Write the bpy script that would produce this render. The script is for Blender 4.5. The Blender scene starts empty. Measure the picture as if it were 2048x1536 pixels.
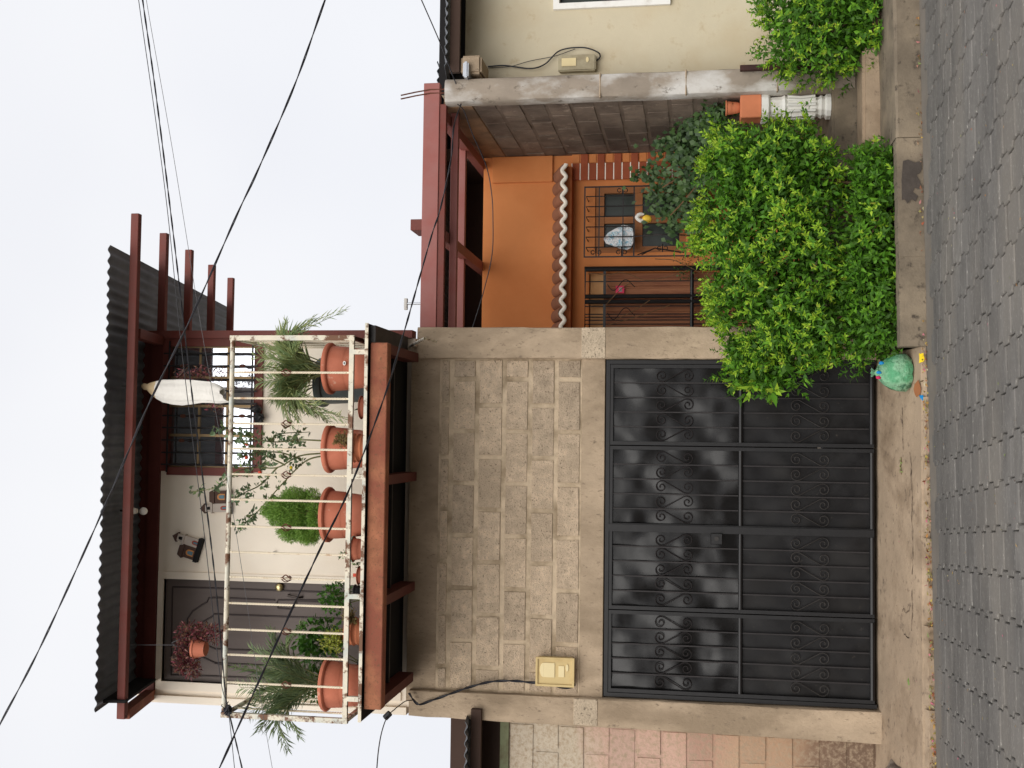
import bpy, bmesh, math, random
import numpy as np
from mathutils import Vector, Matrix
random.seed(7); rng = np.random.default_rng(7)
SC = bpy.context.scene
COL = SC.collection

# ------------------------------------------------------------------ camera
# The picture was taken with the camera turned on its side: world up points to the left of the frame.
F_PX = 2300.0
PSI, TH, ROLL = math.radians(2.8), math.atan((1390 - 1024) / F_PX), 0.005
CAM = np.array([0.0, -9.0, 1.365])
FW = np.array([math.sin(PSI) * math.cos(TH), math.cos(PSI) * math.cos(TH), math.sin(TH)])
R0 = np.array([math.cos(PSI), -math.sin(PSI), 0.0]); U0 = np.cross(R0, FW)
RT = R0 * math.cos(ROLL) + U0 * math.sin(ROLL); UP = np.cross(RT, FW)
cam = bpy.data.cameras.new('camera'); camo = bpy.data.objects.new('camera', cam); COL.objects.link(camo)
cam.sensor_width = 36; cam.lens = F_PX / 2048 * 36; cam.clip_start = 0.05; cam.clip_end = 2000
lx, ly, lz = -UP, RT, -FW
camo.matrix_world = Matrix(((lx[0], ly[0], lz[0], CAM[0]), (lx[1], ly[1], lz[1], CAM[1]), (lx[2], ly[2], lz[2], CAM[2]), (0, 0, 0, 1)))
SC.camera = camo

# ------------------------------------------------------------------ world, sun, exposure
W = bpy.data.worlds.new('World'); SC.world = W; W.use_nodes = True
nt = W.node_tree; nt.nodes.clear()
out = nt.nodes.new('ShaderNodeOutputWorld'); bg = nt.nodes.new('ShaderNodeBackground')
sky = nt.nodes.new('ShaderNodeTexSky'); sky.sky_type = 'NISHITA'; sky.sun_disc = False
sky.sun_elevation = math.radians(34); sky.sun_rotation = math.radians(200); sky.dust_density = 4
tc = nt.nodes.new('ShaderNodeTexCoord'); nz = nt.nodes.new('ShaderNodeTexNoise')
nz.inputs['Scale'].default_value = 1.7; nz.inputs['Detail'].default_value = 3
cr = nt.nodes.new('ShaderNodeValToRGB'); cr.color_ramp.elements[0].position = .3; cr.color_ramp.elements[1].position = .75
cr.color_ramp.elements[0].color = (5.5, 5.6, 6.05, 1); cr.color_ramp.elements[1].color = (6.75, 6.75, 6.85, 1)
mx = nt.nodes.new('ShaderNodeMixRGB'); mx.inputs[0].default_value = .93
nt.links.new(tc.outputs['Generated'], nz.inputs['Vector']); nt.links.new(nz.outputs[0], cr.inputs[0])
nt.links.new(sky.outputs[0], mx.inputs[1]); nt.links.new(cr.outputs[0], mx.inputs[2])
nt.links.new(mx.outputs[0], bg.inputs[0]); bg.inputs[1].default_value = 0.1
nt.links.new(bg.outputs[0], out.inputs[0])
sun = bpy.data.lights.new('sun', 'SUN'); sun.energy = 1.5; sun.angle = math.radians(60); sun.color = (1, .97, .92)
suno = bpy.data.objects.new('sun', sun); COL.objects.link(suno); suno.location = (-2, -8, 12)
sd = Vector((0.20, 0.81, -0.55))            # the way the light travels
suno.rotation_euler = sd.to_track_quat('-Z', 'Y').to_euler()
SC.view_settings.view_transform = 'Standard'; SC.view_settings.look = 'None'
SC.view_settings.exposure = 0.58; SC.view_settings.gamma = 1.0
SC.render.engine = 'CYCLES'; SC.cycles.max_bounces = 10; SC.cycles.diffuse_bounces = 8; SC.cycles.glossy_bounces = 4

# ------------------------------------------------------------------ measuring helpers
def ray(x, y): return FW + RT * ((1536 - y) - 768) / F_PX - UP * (x - 1024) / F_PX
def P(x, y, Y): d = ray(x, y); return CAM + d * (Y - CAM[1]) / d[1]
def PX(x, y, X): d = ray(x, y); return CAM + d * (X - CAM[0]) / d[0]
def PZ(x, y, Z): d = ray(x, y); return CAM + d * (Z - CAM[2]) / d[2]
def V(*a): return np.array(a, float)

# ------------------------------------------------------------------ materials
def c(r, g, b): return tuple(((v / 255 / 12.92) if v / 255 <= .04045 else ((v / 255 + .055) / 1.055) ** 2.4) for v in (r, g, b))
MATS = {}
def mat(name, col, rough=.8, var=.2, scale=5, col2=None, m2=(.5, .62), s2=3, bump=.15, bs=60, metal=0, rnd=0, spec=.3, st=(1, 1, 1), bd=.01, col3=None, m3=(.55, .65), s3=9, rvar=0, big=0, coat=0, bdet=8):
    m = bpy.data.materials.new(name); m.use_nodes = True; n = m.node_tree.nodes; l = m.node_tree.links
    b = n['Principled BSDF']; b.inputs['Metallic'].default_value = metal; b.inputs['Roughness'].default_value = rough
    b.inputs['Specular IOR Level'].default_value = spec
    if coat: b.inputs['Coat Weight'].default_value = coat; b.inputs['Coat Roughness'].default_value = .08
    g = n.new('ShaderNodeNewGeometry'); mp = n.new('ShaderNodeMapping'); mp.inputs['Scale'].default_value = st
    l.new(g.outputs['Position'], mp.inputs[0])
    def noise(s, d=6, r=.6):
        t = n.new('ShaderNodeTexNoise'); t.inputs['Scale'].default_value = s; t.inputs['Detail'].default_value = d; t.inputs['Roughness'].default_value = r
        l.new(mp.outputs[0], t.inputs['Vector']); return t.outputs[0]
    def ramp(src, p0, p1, a=(0, 0, 0), bb=(1, 1, 1)):
        r = n.new('ShaderNodeValToRGB'); e = r.color_ramp.elements
        e[0].position = p0; e[1].position = p1; e[0].color = (*a, 1); e[1].color = (*bb, 1); l.new(src, r.inputs[0]); return r.outputs[0]
    def mix(f, a, bb, mode='MIX'):
        x = n.new('ShaderNodeMixRGB'); x.blend_type = mode
        for i, s in enumerate((f, a, bb)):
            if isinstance(s, (int, float)): x.inputs[i].default_value = s
            elif isinstance(s, tuple): x.inputs[i].default_value = (*s, 1)
            else: l.new(s, x.inputs[i])
        return x.outputs[0]
    m2 = (m2[0] - .04, m2[1] - .04); m3 = (m3[0] - .055, m3[1] - .055)
    lo = tuple(v * (1 - var) for v in col); hi = tuple(min(1, v * (1 + var)) for v in col)
    cur = ramp(noise(scale), .3, .7, lo, hi)
    if big: cur = mix(1.0, cur, ramp(noise(.9, 3), .35, .7, (1 - big,) * 3, (1 + big * .6,) * 3), 'MULTIPLY')
    if col2: cur = mix(ramp(noise(s2), *m2), cur, col2)
    if col3: cur = mix(ramp(noise(s3, 8, .7), *m3), cur, col3)
    if rnd:
        oi = n.new('ShaderNodeObjectInfo')
        cur = mix(1.0, cur, ramp(oi.outputs['Random'], 0, 1, (1 - rnd, 1 - rnd, 1 - rnd), (1 + rnd, 1 + rnd * .95, 1 + rnd * .85)), 'MULTIPLY')
    l.new(cur, b.inputs['Base Color'])
    if rvar:
        l.new(ramp(noise(scale * 1.7), .35, .7, (max(.02, rough - rvar),) * 3, (min(1, rough + rvar),) * 3), b.inputs['Roughness'])
    if bump:
        bn = n.new('ShaderNodeBump'); bn.inputs['Strength'].default_value = bump; bn.inputs['Distance'].default_value = bd
        l.new(noise(bs, bdet, .65 if bdet > 2 else .4), bn.inputs['Height']); l.new(bn.outputs[0], b.inputs['Normal'])
    MATS[name] = m; return m
def leafmat(name, cols, rough=.45, trans=.25, spec=.35):
    """one shade per leaf (random per island)"""
    m = bpy.data.materials.new(name); m.use_nodes = True; n = m.node_tree.nodes; l = m.node_tree.links
    b = n['Principled BSDF']; b.inputs['Roughness'].default_value = rough; b.inputs['Specular IOR Level'].default_value = spec
    g = n.new('ShaderNodeNewGeometry'); r = n.new('ShaderNodeValToRGB'); e = r.color_ramp.elements
    while len(e) < len(cols): e.new(.5)
    for i, cc in enumerate(cols): e[i].position = i / (len(cols) - 1); e[i].color = (*cc, 1)
    l.new(g.outputs['Random Per Island'], r.inputs[0]); l.new(r.outputs[0], b.inputs['Base Color'])
    t = n.new('ShaderNodeBsdfTranslucent'); l.new(r.outputs[0], t.inputs[0]); mx = n.new('ShaderNodeMixShader'); mx.inputs[0].default_value = trans
    l.new(b.outputs[0], mx.inputs[1]); l.new(t.outputs[0], mx.inputs[2]); l.new(mx.outputs[0], n['Material Output'].inputs[0])
    MATS[name] = m; return m

mat('block', c(206, 184, 158), .95, .22, 14, bump=1, bs=95, bd=.02, rnd=.14, col2=c(184, 164, 140), m2=(.52, .70), s2=2.5, col3=c(108, 92, 76), m3=(.62, .72), s3=70)
mat('mortar', c(198, 178, 151), .95, .15, 10, bump=.6, bs=60, col2=c(140, 122, 98), m2=(.5, .7), s2=4)
mat('concrete', c(184, 163, 138), .92, .18, 5, bump=.8, bs=45, col2=c(146, 128, 106), m2=(.47, .68), s2=2.6, col3=c(128, 112, 94), m3=(.63, .73), s3=34, st=(1, 1, .5), big=.2)
mat('concrete_grey', c(150, 138, 124), .9, .2, 4, bump=.45, bs=40, col2=c(200, 196, 190), m2=(.5, .64), s2=2.6, col3=c(92, 82, 70), m3=(.64, .74), s3=14, st=(1, 1, .6))
mat('sidewalk', c(172, 151, 127), .95, .15, 3, bump=.5, bs=30, col2=c(118, 100, 80), m2=(.52, .72), s2=1.8, col3=c(110, 95, 80), m3=(.62, .74), s3=16, big=.22)
mat('sidewalk_dark', c(114, 103, 88), .95, .2, 4, bump=.6, bs=30, col2=c(144, 130, 110), m2=(.5, .72), s2=2.4, col3=c(70, 62, 54), m3=(.62, .74), s3=12)
mat('side_block', c(128, 114, 102), .95, .18, 9, bump=.7, bs=70, rnd=.18, col2=c(92, 80, 72), m2=(.46, .66), s2=2.0, col3=c(165, 150, 136), m3=(.66, .76), s3=6)
mat('side_mortar', c(118, 104, 92), .95, .2, 9, bump=.5, bs=60)
mat('patch', c(190, 172, 148), .95, .22, 9, bump=.8, bs=60, bd=.02, col3=c(120, 108, 92), m3=(.6, .68), s3=40)
mat('side_beam', c(150, 120, 92), .95, .18, 4, bump=.5, bs=40, col2=c(104, 86, 70), m2=(.48, .65), s2=2.2)
mat('paver', c(112, 109, 105), .95, .2, 9, bump=.7, bs=120, rnd=.11, spec=.15, col2=c(122, 117, 110), m2=(.5, .68), s2=1.1, col3=c(150, 147, 140), m3=(.63, .7), s3=95, st=(.35, 1, 1), big=.14)
mat('road_bed', c(84, 76, 66), .95, .3, 20, bump=.8, bs=60)
mat('gutter', c(120, 113, 104), .92, .14, 5, bump=.4, bs=60, col2=c(112, 106, 98), m2=(.5, .7), s2=2)
mat('soil', c(62, 48, 36), 1, .35, 20, bump=1, bs=40, bd=.03)
mat('cream', c(245, 233, 215), .85, .04, 2, bump=.12, bs=25, col2=c(238, 222, 200), m2=(.5, .8), s2=1.2, big=.04)
mat('cream_right', c(202, 191, 165), .9, .05, 2.5, bump=.15, bs=30, col2=c(194, 178, 148), m2=(.5, .75), s2=1.6, col3=c(182, 164, 132), m3=(.62, .75), s3=5)
mat('orange', c(220, 142, 86), .85, .06, 2.5, bump=.12, bs=30, col2=c(206, 127, 73), m2=(.44, .72), s2=1.5, big=.05)
mat('orange_trim', c(178, 102, 60), .85, .06, 3, bump=.1, bs=30)
mat('red_steel', c(116, 64, 56), .6, .15, 5, bump=.08, bs=40, col2=c(112, 50, 40), m2=(.5, .75), s2=5)
mat('pink_steel', c(152, 98, 92), .55, .07, 4, bump=.05, bs=40, col2=c(150, 82, 74), m2=(.5, .8), s2=3)
mat('dark_steel', c(92, 44, 38), .65, .15, 5, bump=.08, bs=40)
mat('rust_beam', c(160, 104, 76), .85, .22, 12, bump=.3, bs=80, col2=c(138, 80, 62), m2=(.42, .62), s2=3.5, col3=c(112, 82, 60), m3=(.6, .72), s3=45)
mat('rail_paint', c(226, 216, 194), .55, .08, 8, bump=.15, bs=50, col2=c(196, 200, 190), m2=(.5, .7), s2=5, col3=c(112, 78, 56), m3=(.56, .63), s3=9)
mat('bar_paint', c(232, 218, 192), .55, .08, 8, bump=.1, bs=50, col2=c(190, 150, 110), m2=(.62, .75), s2=9)
mat('rust', c(96, 58, 44), .85, .3, 20, bump=.2)
mat('tin', c(92, 94, 98), .5, .15, 3, bump=.08, bs=20, metal=.35, col2=c(62, 62, 64), m2=(.45, .7), s2=2)
mat('tin_under', c(112, 116, 122), .6, .15, 3, bump=.08, bs=20, metal=.15, col2=c(92, 96, 102), m2=(.45, .7), s2=2)
mat('black_paint', c(24, 23, 24), .4, .25, 6, bump=.1, bs=12, spec=.35)
mat('black_sheet', c(17, 16, 16), .2, .3, 5, bump=.5, bs=3.2, bd=.06, bdet=1, spec=.36, rvar=.06, col2=c(34, 33, 33), m2=(.5, .7), s2=3)
mat('black_sheet_dusty', c(21, 20, 21), .42, .25, 5, bump=.3, bs=3.2, bd=.03, bdet=1, spec=.25, rvar=.12, col2=c(29, 27, 26), m2=(.5, .7), s2=3, col3=c(60, 55, 50), m3=(.70, .76), s3=24)
mat('iron', c(40, 36, 36), .5, .25, 10, bump=.1)
mat('iron_worn', c(52, 49, 47), .55, .3, 12, bump=.1)
mat('door_paint', c(102, 90, 84), .5, .08, 4, bump=.08, bs=20, st=(1, 1, .2), col2=c(90, 78, 74), m2=(.5, .8), s2=3)
mat('door_groove', c(66, 56, 54), .6, .1, 4, bump=0)
mat('wood', c(170, 112, 76), .6, .25, 5, bump=.2, bs=30, st=(3, 3, .3), col2=c(132, 80, 54), m2=(.45, .65), s2=5)
mat('wood_window', c(160, 104, 62), .6, .2, 6, bump=.15, bs=30, st=(3, 3, .3))
mat('wood_pale', c(200, 152, 104), .75, .12, 5, bump=.1, bs=30, col2=c(180, 126, 80), m2=(.5, .7), s2=4)
mat('aluminium', c(150, 126, 92), .4, .1, 8, bump=0, metal=.5)
mat('brass', c(210, 190, 140), .3, .1, 8, bump=0, metal=.9)
mat('dark_metal', c(70, 62, 58), .35, .1, 8, bump=0, metal=.8)
mat('terracotta', c(196, 118, 92), .75, .1, 6, bump=.08, bs=40, col2=c(182, 104, 78), m2=(.48, .7), s2=4, rnd=.08, col3=c(206, 160, 138), m3=(.66, .76), s3=11)
mat('terracotta_plain', c(196, 120, 84), .8, .1, 6, bump=.1, bs=40)
mat('grey_plastic', c(92, 100, 100), .5, .1, 5, bump=.03)
mat('black_plastic', c(30, 30, 32), .45, .15, 6, bump=.1)
mat('white_paint', c(236, 234, 228), .7, .05, 5, bump=.12, bs=25, col2=c(206, 200, 190), m2=(.55, .75), s2=5)
mat('white_cloth', c(238, 234, 226), .9, .05, 5, bump=.5, bs=14, bd=.03)
mat('yellow_cloth', c(214, 190, 150), .9, .12, 9, bump=.3, bs=20)
mat('brick', c(160, 84, 56), .85, .16, 8, bump=.2, bs=40, rnd=.12)
mat('lime', c(244, 236, 222), .85, .06, 6, bump=.2, bs=30)
mat('tile', c(150, 104, 80), .8, .15, 8, bump=.2, bs=40, rnd=.12)
mat('meter_plastic', c(206, 182, 128), .5, .06, 6, bump=.04, bs=20, col2=c(186, 160, 108), m2=(.5, .75), s2=6)
mat('meter_pale', c(226, 208, 160), .4, .04, 6, bump=0)
mat('meter_grey', c(176, 166, 138), .6, .08, 6, bump=.05, col2=c(150, 138, 112), m2=(.5, .7), s2=8)
mat('cable', c(34, 34, 40), .35, .2, 9, bump=0)
mat('cable_grey', c(92, 90, 92), .5, .2, 9, bump=0)
mat('bark', c(104, 82, 62), .9, .25, 20, bump=.6, bs=60)
mat('bark_green', c(104, 104, 66), .8, .2, 20, bump=.3, bs=60)
mat('twig', c(120, 92, 66), .9, .25, 30, bump=.2)
mat('bulb', c(236, 232, 222), .25, .02, 5, bump=0)
mat('bulb_base', c(214, 206, 190), .5, .05, 5, bump=0)
mat('galvanised', c(186, 190, 196), .35, .1, 6, bump=.03, metal=.7)
mat('green_bag', c(92, 164, 118), .3, .2, 12, bump=.8, bs=14, bd=.05, spec=.5, col2=c(158, 206, 166), m2=(.48, .62), s2=9, col3=c(48, 104, 74), m3=(.58, .68), s3=9)
mat('blue_item', c(20, 130, 190), .4, .1, 5, bump=0)
mat('magenta_item', c(196, 40, 92), .5, .1, 5, bump=0)
mat('red_item', c(220, 84, 60), .4, .1, 5, bump=0)
mat('yellow_item', c(236, 204, 40), .4, .1, 5, bump=0)
mat('mint_item', c(170, 214, 190), .5, .1, 5, bump=0)
mat('pink_notice', c(226, 60, 96), .6, .06, 9, bump=0)
mat('notice_grey', c(170, 150, 150), .7, .2, 60, bump=0)
mat('church_brown', c(88, 66, 56), .7, .15, 12, bump=.1)
mat('church_white', c(196, 184, 172), .8, .1, 12, bump=.1)
mat('church_red', c(170, 74, 56), .7, .2, 12, bump=.1)
mat('church_gold', c(206, 140, 80), .6, .1, 12, bump=.1)
mat('church_blue', c(96, 128, 140), .6, .2, 12, bump=.1)
mat('ice_white', c(214, 214, 216), .6, .08, 20, bump=.3, bs=40, col2=c(120, 170, 190), m2=(.55, .68), s2=26, col3=c(176, 110, 100), m3=(.64, .72), s3=18)
mat('ice_curl', c(240, 242, 244), .5, .04, 20, bump=.1, col2=c(150, 196, 210), m2=(.5, .7), s2=20)
mat('bird_yellow', c(240, 200, 70), .5, .08, 20, bump=.05)
mat('green_beam', c(116, 120, 92), .85, .12, 8, bump=.2, bs=40, col2=c(96, 88, 66), m2=(.55, .7), s2=5)
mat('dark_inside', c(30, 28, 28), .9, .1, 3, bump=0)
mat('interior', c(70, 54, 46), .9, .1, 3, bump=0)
mat('rubble', c(150, 136, 122), .95, .22, 8, bump=1, bs=20, bd=.03, col2=c(102, 90, 80), m2=(.5, .65), s2=7)
mat('brown_pipe', c(62, 36, 32), .6, .25, 9, bump=.1, col2=c(92, 44, 34), m2=(.55, .7), s2=9)
mat('petal', c(150, 98, 62), .7, .1, 5, bump=0)
# left neighbour's wall: pale plaster worn off the blocks, bands of old pink and orange paint
def paint_wall():
    m = bpy.data.materials.new('old_paint_block'); m.use_nodes = True; n = m.node_tree.nodes; l = m.node_tree.links; b = n['Principled BSDF']; b.inputs['Roughness'].default_value = .95
    g = n.new('ShaderNodeNewGeometry'); sx = n.new('ShaderNodeSeparateXYZ'); l.new(g.outputs['Position'], sx.inputs[0])
    a = n.new('ShaderNodeTexNoise'); a.inputs['Scale'].default_value = 3.5; a.inputs['Detail'].default_value = 8; l.new(g.outputs['Position'], a.inputs['Vector'])
    ma = n.new('ShaderNodeMath'); ma.operation = 'MULTIPLY_ADD'; l.new(a.outputs[0], ma.inputs[0]); ma.inputs[1].default_value = .5; l.new(sx.outputs[2], ma.inputs[2])
    mr = n.new('ShaderNodeMapRange'); mr.inputs['From Min'].default_value = 0; mr.inputs['From Max'].default_value = 3.5; l.new(ma.outputs[0], mr.inputs[0])
    r = n.new('ShaderNodeValToRGB'); l.new(mr.outputs[0], r.inputs[0]); e = r.color_ramp.elements
    stops0 = [(0, c(120, 84, 56)), (.2, c(138, 92, 56)), (.27, c(196, 136, 78)), (.36, c(204, 146, 92)), (.42, c(206, 132, 100)), (.5, c(216, 150, 128)), (.66, c(212, 152, 132)), (.71, c(196, 180, 150)), (.84, c(200, 188, 164)), (.9, c(214, 184, 148)), (1, c(210, 178, 140))]
    stops = [(p, tuple(.4 * v + .6 * (.33 * sum(cc) * k2) for v, k2 in zip(cc, (1.16, 1.0, .82)))) for p, cc in stops0]
    while len(e) < len(stops): e.new(.5)
    for i, (p, cc) in enumerate(stops): e[i].position = p; e[i].color = (*cc, 1)
    w = n.new('ShaderNodeTexNoise'); w.inputs['Scale'].default_value = 30; w.inputs['Detail'].default_value = 9; w.inputs['Roughness'].default_value = .7; l.new(g.outputs['Position'], w.inputs['Vector'])
    wr = n.new('ShaderNodeValToRGB'); wr.color_ramp.elements[0].position = .45; wr.color_ramp.elements[1].position = .66; l.new(w.outputs[0], wr.inputs[0])
    mx = n.new('ShaderNodeMixRGB'); l.new(wr.outputs[0], mx.inputs[0]); l.new(r.outputs[0], mx.inputs[1]); mx.inputs[2].default_value = (*c(168, 148, 124), 1)
    oi = n.new('ShaderNodeObjectInfo'); rr = n.new('ShaderNodeValToRGB'); rr.color_ramp.elements[0].color = (.92, .92, .92, 1); rr.color_ramp.elements[1].color = (1.06, 1.05, 1.03, 1); l.new(oi.outputs['Random'], rr.inputs[0])
    m2 = n.new('ShaderNodeMixRGB'); m2.blend_type = 'MULTIPLY'; m2.inputs[0].default_value = 1; l.new(mx.outputs[0], m2.inputs[1]); l.new(rr.outputs[0], m2.inputs[2]); l.new(m2.outputs[0], b.inputs['Base Color'])
    bn = n.new('ShaderNodeBump'); bn.inputs['Strength'].default_value = .7; bn.inputs['Distance'].default_value = .012; l.new(w.outputs[0], bn.inputs['Height']); l.new(bn.outputs[0], b.inputs['Normal'])
    MATS['old_paint_block'] = m
paint_wall()
def glassmat(name, col, rough, spec=1.0, ior=1.9):
    m = bpy.data.materials.new(name); m.use_nodes = True; b = m.node_tree.nodes['Principled BSDF']
    b.inputs['Base Color'].default_value = (*col, 1); b.inputs['Roughness'].default_value = rough; b.inputs['IOR'].default_value = ior; b.inputs['Specular IOR Level'].default_value = .5
    b.inputs['Metallic'].default_value = spec
    MATS[name] = m
glassmat('mirror_glass', c(190, 194, 202), .04, .92)      # reflective window film
glassmat('dark_glass', c(44, 52, 46), .25, 0.0, 1.5)
leafmat('hedge_old', [c(70, 118, 32), c(90, 142, 38), c(110, 160, 44), c(62, 106, 30), c(84, 122, 46), c(58, 92, 34)], rough=.55, trans=.2, spec=.25)
leafmat('hedge_young', [c(140, 180, 48), c(160, 198, 56), c(182, 212, 70), c(126, 168, 46), c(150, 190, 52), c(172, 176, 70)], rough=.5, trans=.3, spec=.25)
leafmat('vine', [c(52, 78, 44), c(70, 98, 54), c(84, 112, 60), c(46, 70, 40)], trans=.2)
leafmat('palm', [c(134, 156, 108), c(150, 168, 114), c(172, 178, 116), c(118, 144, 102)], trans=.25)
leafmat('palm_dark', [c(114, 134, 98), c(126, 146, 102), c(144, 158, 106), c(100, 122, 90)], trans=.25)
leafmat('rose', [c(112, 134, 100), c(124, 146, 106), c(98, 122, 94), c(150, 168, 110)], trans=.2)
leafmat('thuja', [c(112, 152, 62), c(132, 170, 74), c(152, 186, 88), c(96, 138, 56)], trans=.25)
leafmat('purple', [c(92, 46, 52), c(118, 62, 66), c(146, 70, 84), c(128, 98, 72), c(82, 50, 50), c(110, 88, 66)], trans=.25)
leafmat('dry_grass', [c(150, 128, 84), c(128, 110, 76), c(146, 140, 70)], trans=.2)
leafmat('lime_leaf', [c(158, 168, 62), c(176, 182, 76), c(140, 154, 52)], trans=.3)
leafmat('bush', [c(72, 118, 44), c(92, 138, 54), c(60, 102, 46), c(108, 150, 60)], trans=.25)
leafmat('litter', [c(150, 100, 62), c(176, 140, 74), c(128, 92, 66), c(186, 168, 84), c(160, 84, 58), c(104, 84, 62), c(150, 150, 80), c(196, 96, 130), c(110, 128, 70), c(206, 190, 160)], trans=.1, rough=.8)
leafmat('fallen_green', [c(96, 140, 72), c(150, 170, 96)], trans=.15, rough=.6)

# ------------------------------------------------------------------ building helpers
def wloc(o):
    p = Vector(o.location)
    while o.parent: o = o.parent; p += o.location
    return p
def link(name, me, parent=None, loc=None):
    o = bpy.data.objects.new(name, me); COL.objects.link(o)
    if parent is not None:
        o.parent = parent; o.location = Vector(loc if loc is not None else wloc(parent)) - wloc(parent)
    elif loc is not None: o.location = loc
    return o
def tag(o, label=None, cat=None, group=None, kind=None):
    if label: o['label'] = label
    if cat: o['category'] = cat
    if group: o['group'] = group
    if kind: o['kind'] = kind
    return o
def thing(name, label, cat, loc=(0, 0, 0), group=None):
    o = bpy.data.objects.new(name, None); COL.objects.link(o); o.location = Vector(loc); o.empty_display_size = .1
    return tag(o, label, cat, group)
class MB:
    def __init__(s): s.v = []; s.f = []; s.mi = []
    def add(s, vs, fs, mi=0):
        k = len(s.v); s.v += [tuple(map(float, p)) for p in vs]; s.f += [tuple(i + k for i in f) for f in fs]; s.mi += [mi] * len(fs); return s
    def box(s, a, b, mi=0, bev=0):
        a, b = np.minimum(a, b), np.maximum(a, b)
        if bev:
            bm = bmesh.new(); bmesh.ops.create_cube(bm, size=1)
            for v in bm.verts: v.co = Vector(((a[i] + b[i]) / 2 + v.co[i] * (b[i] - a[i]) for i in range(3)))
            bmesh.ops.bevel(bm, geom=list(bm.edges), offset=bev, segments=1 if bev < .01 else 2, affect='EDGES', clamp_overlap=True)
            bm.verts.index_update(); s.add([v.co[:] for v in bm.verts], [[v.index for v in f.verts] for f in bm.faces], mi); bm.free(); return s
        x0, y0, z0 = a; x1, y1, z1 = b
        return s.add([(x0, y0, z0), (x1, y0, z0), (x1, y1, z0), (x0, y1, z0), (x0, y0, z1), (x1, y0, z1), (x1, y1, z1), (x0, y1, z1)],
                     [(3, 2, 1, 0), (4, 5, 6, 7), (0, 1, 5, 4), (1, 2, 6, 5), (2, 3, 7, 6), (3, 0, 4, 7)], mi)
    def beam(s, a, b, w, h, up=(0, 0, 1), mi=0):
        a, b = V(*a), V(*b); d = b - a; d /= np.linalg.norm(d); u = V(*up); r = np.cross(d, u); r /= np.linalg.norm(r); u = np.cross(r, d)
        vs = []
        for p in (a, b):
            for sx, sy in ((-1, -1), (1, -1), (1, 1), (-1, 1)): vs.append(p + r * sx * w / 2 + u * sy * h / 2)
        return s.add(vs, [(3, 2, 1, 0), (4, 5, 6, 7), (0, 1, 5, 4), (1, 2, 6, 5), (2, 3, 7, 6), (3, 0, 4, 7)], mi)
    def tube(s, pts, r, n=6, mi=0, closed=False):
        pts = [V(*p) for p in pts]; N = len(pts); rr = r if hasattr(r, '__len__') else [r] * N
        k = len(s.v); prev = None; vs = []
        for i, p in enumerate(pts):
            t = pts[min(i + 1, N - 1)] - pts[max(i - 1, 0)]; t = t / (np.linalg.norm(t) + 1e-12)
            if prev is None:
                a = V(0, 0, 1) if abs(t[2]) < .9 else V(1, 0, 0)
            else: a = prev
            x = a - t * (a @ t); x /= np.linalg.norm(x) + 1e-12; y = np.cross(t, x); prev = x
            for j in range(n):
                q = 2 * math.pi * j / n; vs.append(p + (x * math.cos(q) + y * math.sin(q)) * rr[i])
        fs = [(i * n + j, i * n + (j + 1) % n, (i + 1) * n + (j + 1) % n, (i + 1) * n + j) for i in range(N - 1) for j in range(n)]
        fs += [tuple(range(n - 1, -1, -1)), tuple((N - 1) * n + j for j in range(n))]
        return s.add(vs, fs, mi)
    def lathe(s, prof, cen, n=28, mi=0, axis=2):
        cen = V(*cen); vs = []; N = len(prof)
        for (r, z) in prof:
            for j in range(n):
                q = 2 * math.pi * j / n; vs.append(cen + V(r * math.cos(q), r * math.sin(q), z))
        fs = [(i * n + j, i * n + (j + 1) % n, (i + 1) * n + (j + 1) % n, (i + 1) * n + j) for i in range(N - 1) for j in range(n)]
        fs += [tuple(range(n - 1, -1, -1)), tuple((N - 1) * n + j for j in range(n))]
        return s.add(vs, fs, mi)
    def prism(s, poly, y0, y1, mi=0):
        """outline given in (x, z), extruded along Y"""
        n = len(poly); vs = [(p[0], y0, p[1]) for p in poly] + [(p[0], y1, p[1]) for p in poly]
        fs = [tuple(range(n)), tuple(range(2 * n - 1, n - 1, -1))] + [(i, i + n, (i + 1) % n + n, (i + 1) % n) for i in range(n)]
        return s.add(vs, fs, mi)
    def ball(s, cen, r, nu=10, nv=7, mi=0, jit=0):
        r = V(*r) if hasattr(r, '__len__') else V(r, r, r); cen = V(*cen); vs = []
        for i in range(1, nv):
            for j in range(nu):
                a = math.pi * i / nv; q = 2 * math.pi * j / nu; k = 1 + random.uniform(-jit, jit)
                vs.append(cen + r * k * V(math.sin(a) * math.cos(q), math.sin(a) * math.sin(q), math.cos(a)))
        t = len(vs); vs += [cen + r * V(0, 0, 1), cen - r * V(0, 0, 1)]
        fs = [(i * nu + j, (i + 1) * nu + j, (i + 1) * nu + (j + 1) % nu, i * nu + (j + 1) % nu) for i in range(nv - 2) for j in range(nu)]
        fs += [(t, j, (j + 1) % nu) for j in range(nu)] + [(t + 1, (nv - 2) * nu + (j + 1) % nu, (nv - 2) * nu + j) for j in range(nu)]
        return s.add(vs, fs, mi)
    def mesh(s, name, mats, smooth=False, org=(0, 0, 0)):
        me = bpy.data.meshes.new(name); o = V(*org)
        me.from_pydata([(v[0] - o[0], v[1] - o[1], v[2] - o[2]) for v in s.v], [], s.f)
        for m in (mats if isinstance(mats, (list, tuple)) else [mats]): me.materials.append(MATS[m])
        if len(me.materials) > 1: me.polygons.foreach_set('material_index', s.mi)
        if smooth:
            me.shade_smooth()
            try: me.set_sharp_from_angle(angle=math.radians(40))
            except Exception: pass
        me.update(); return me
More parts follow.
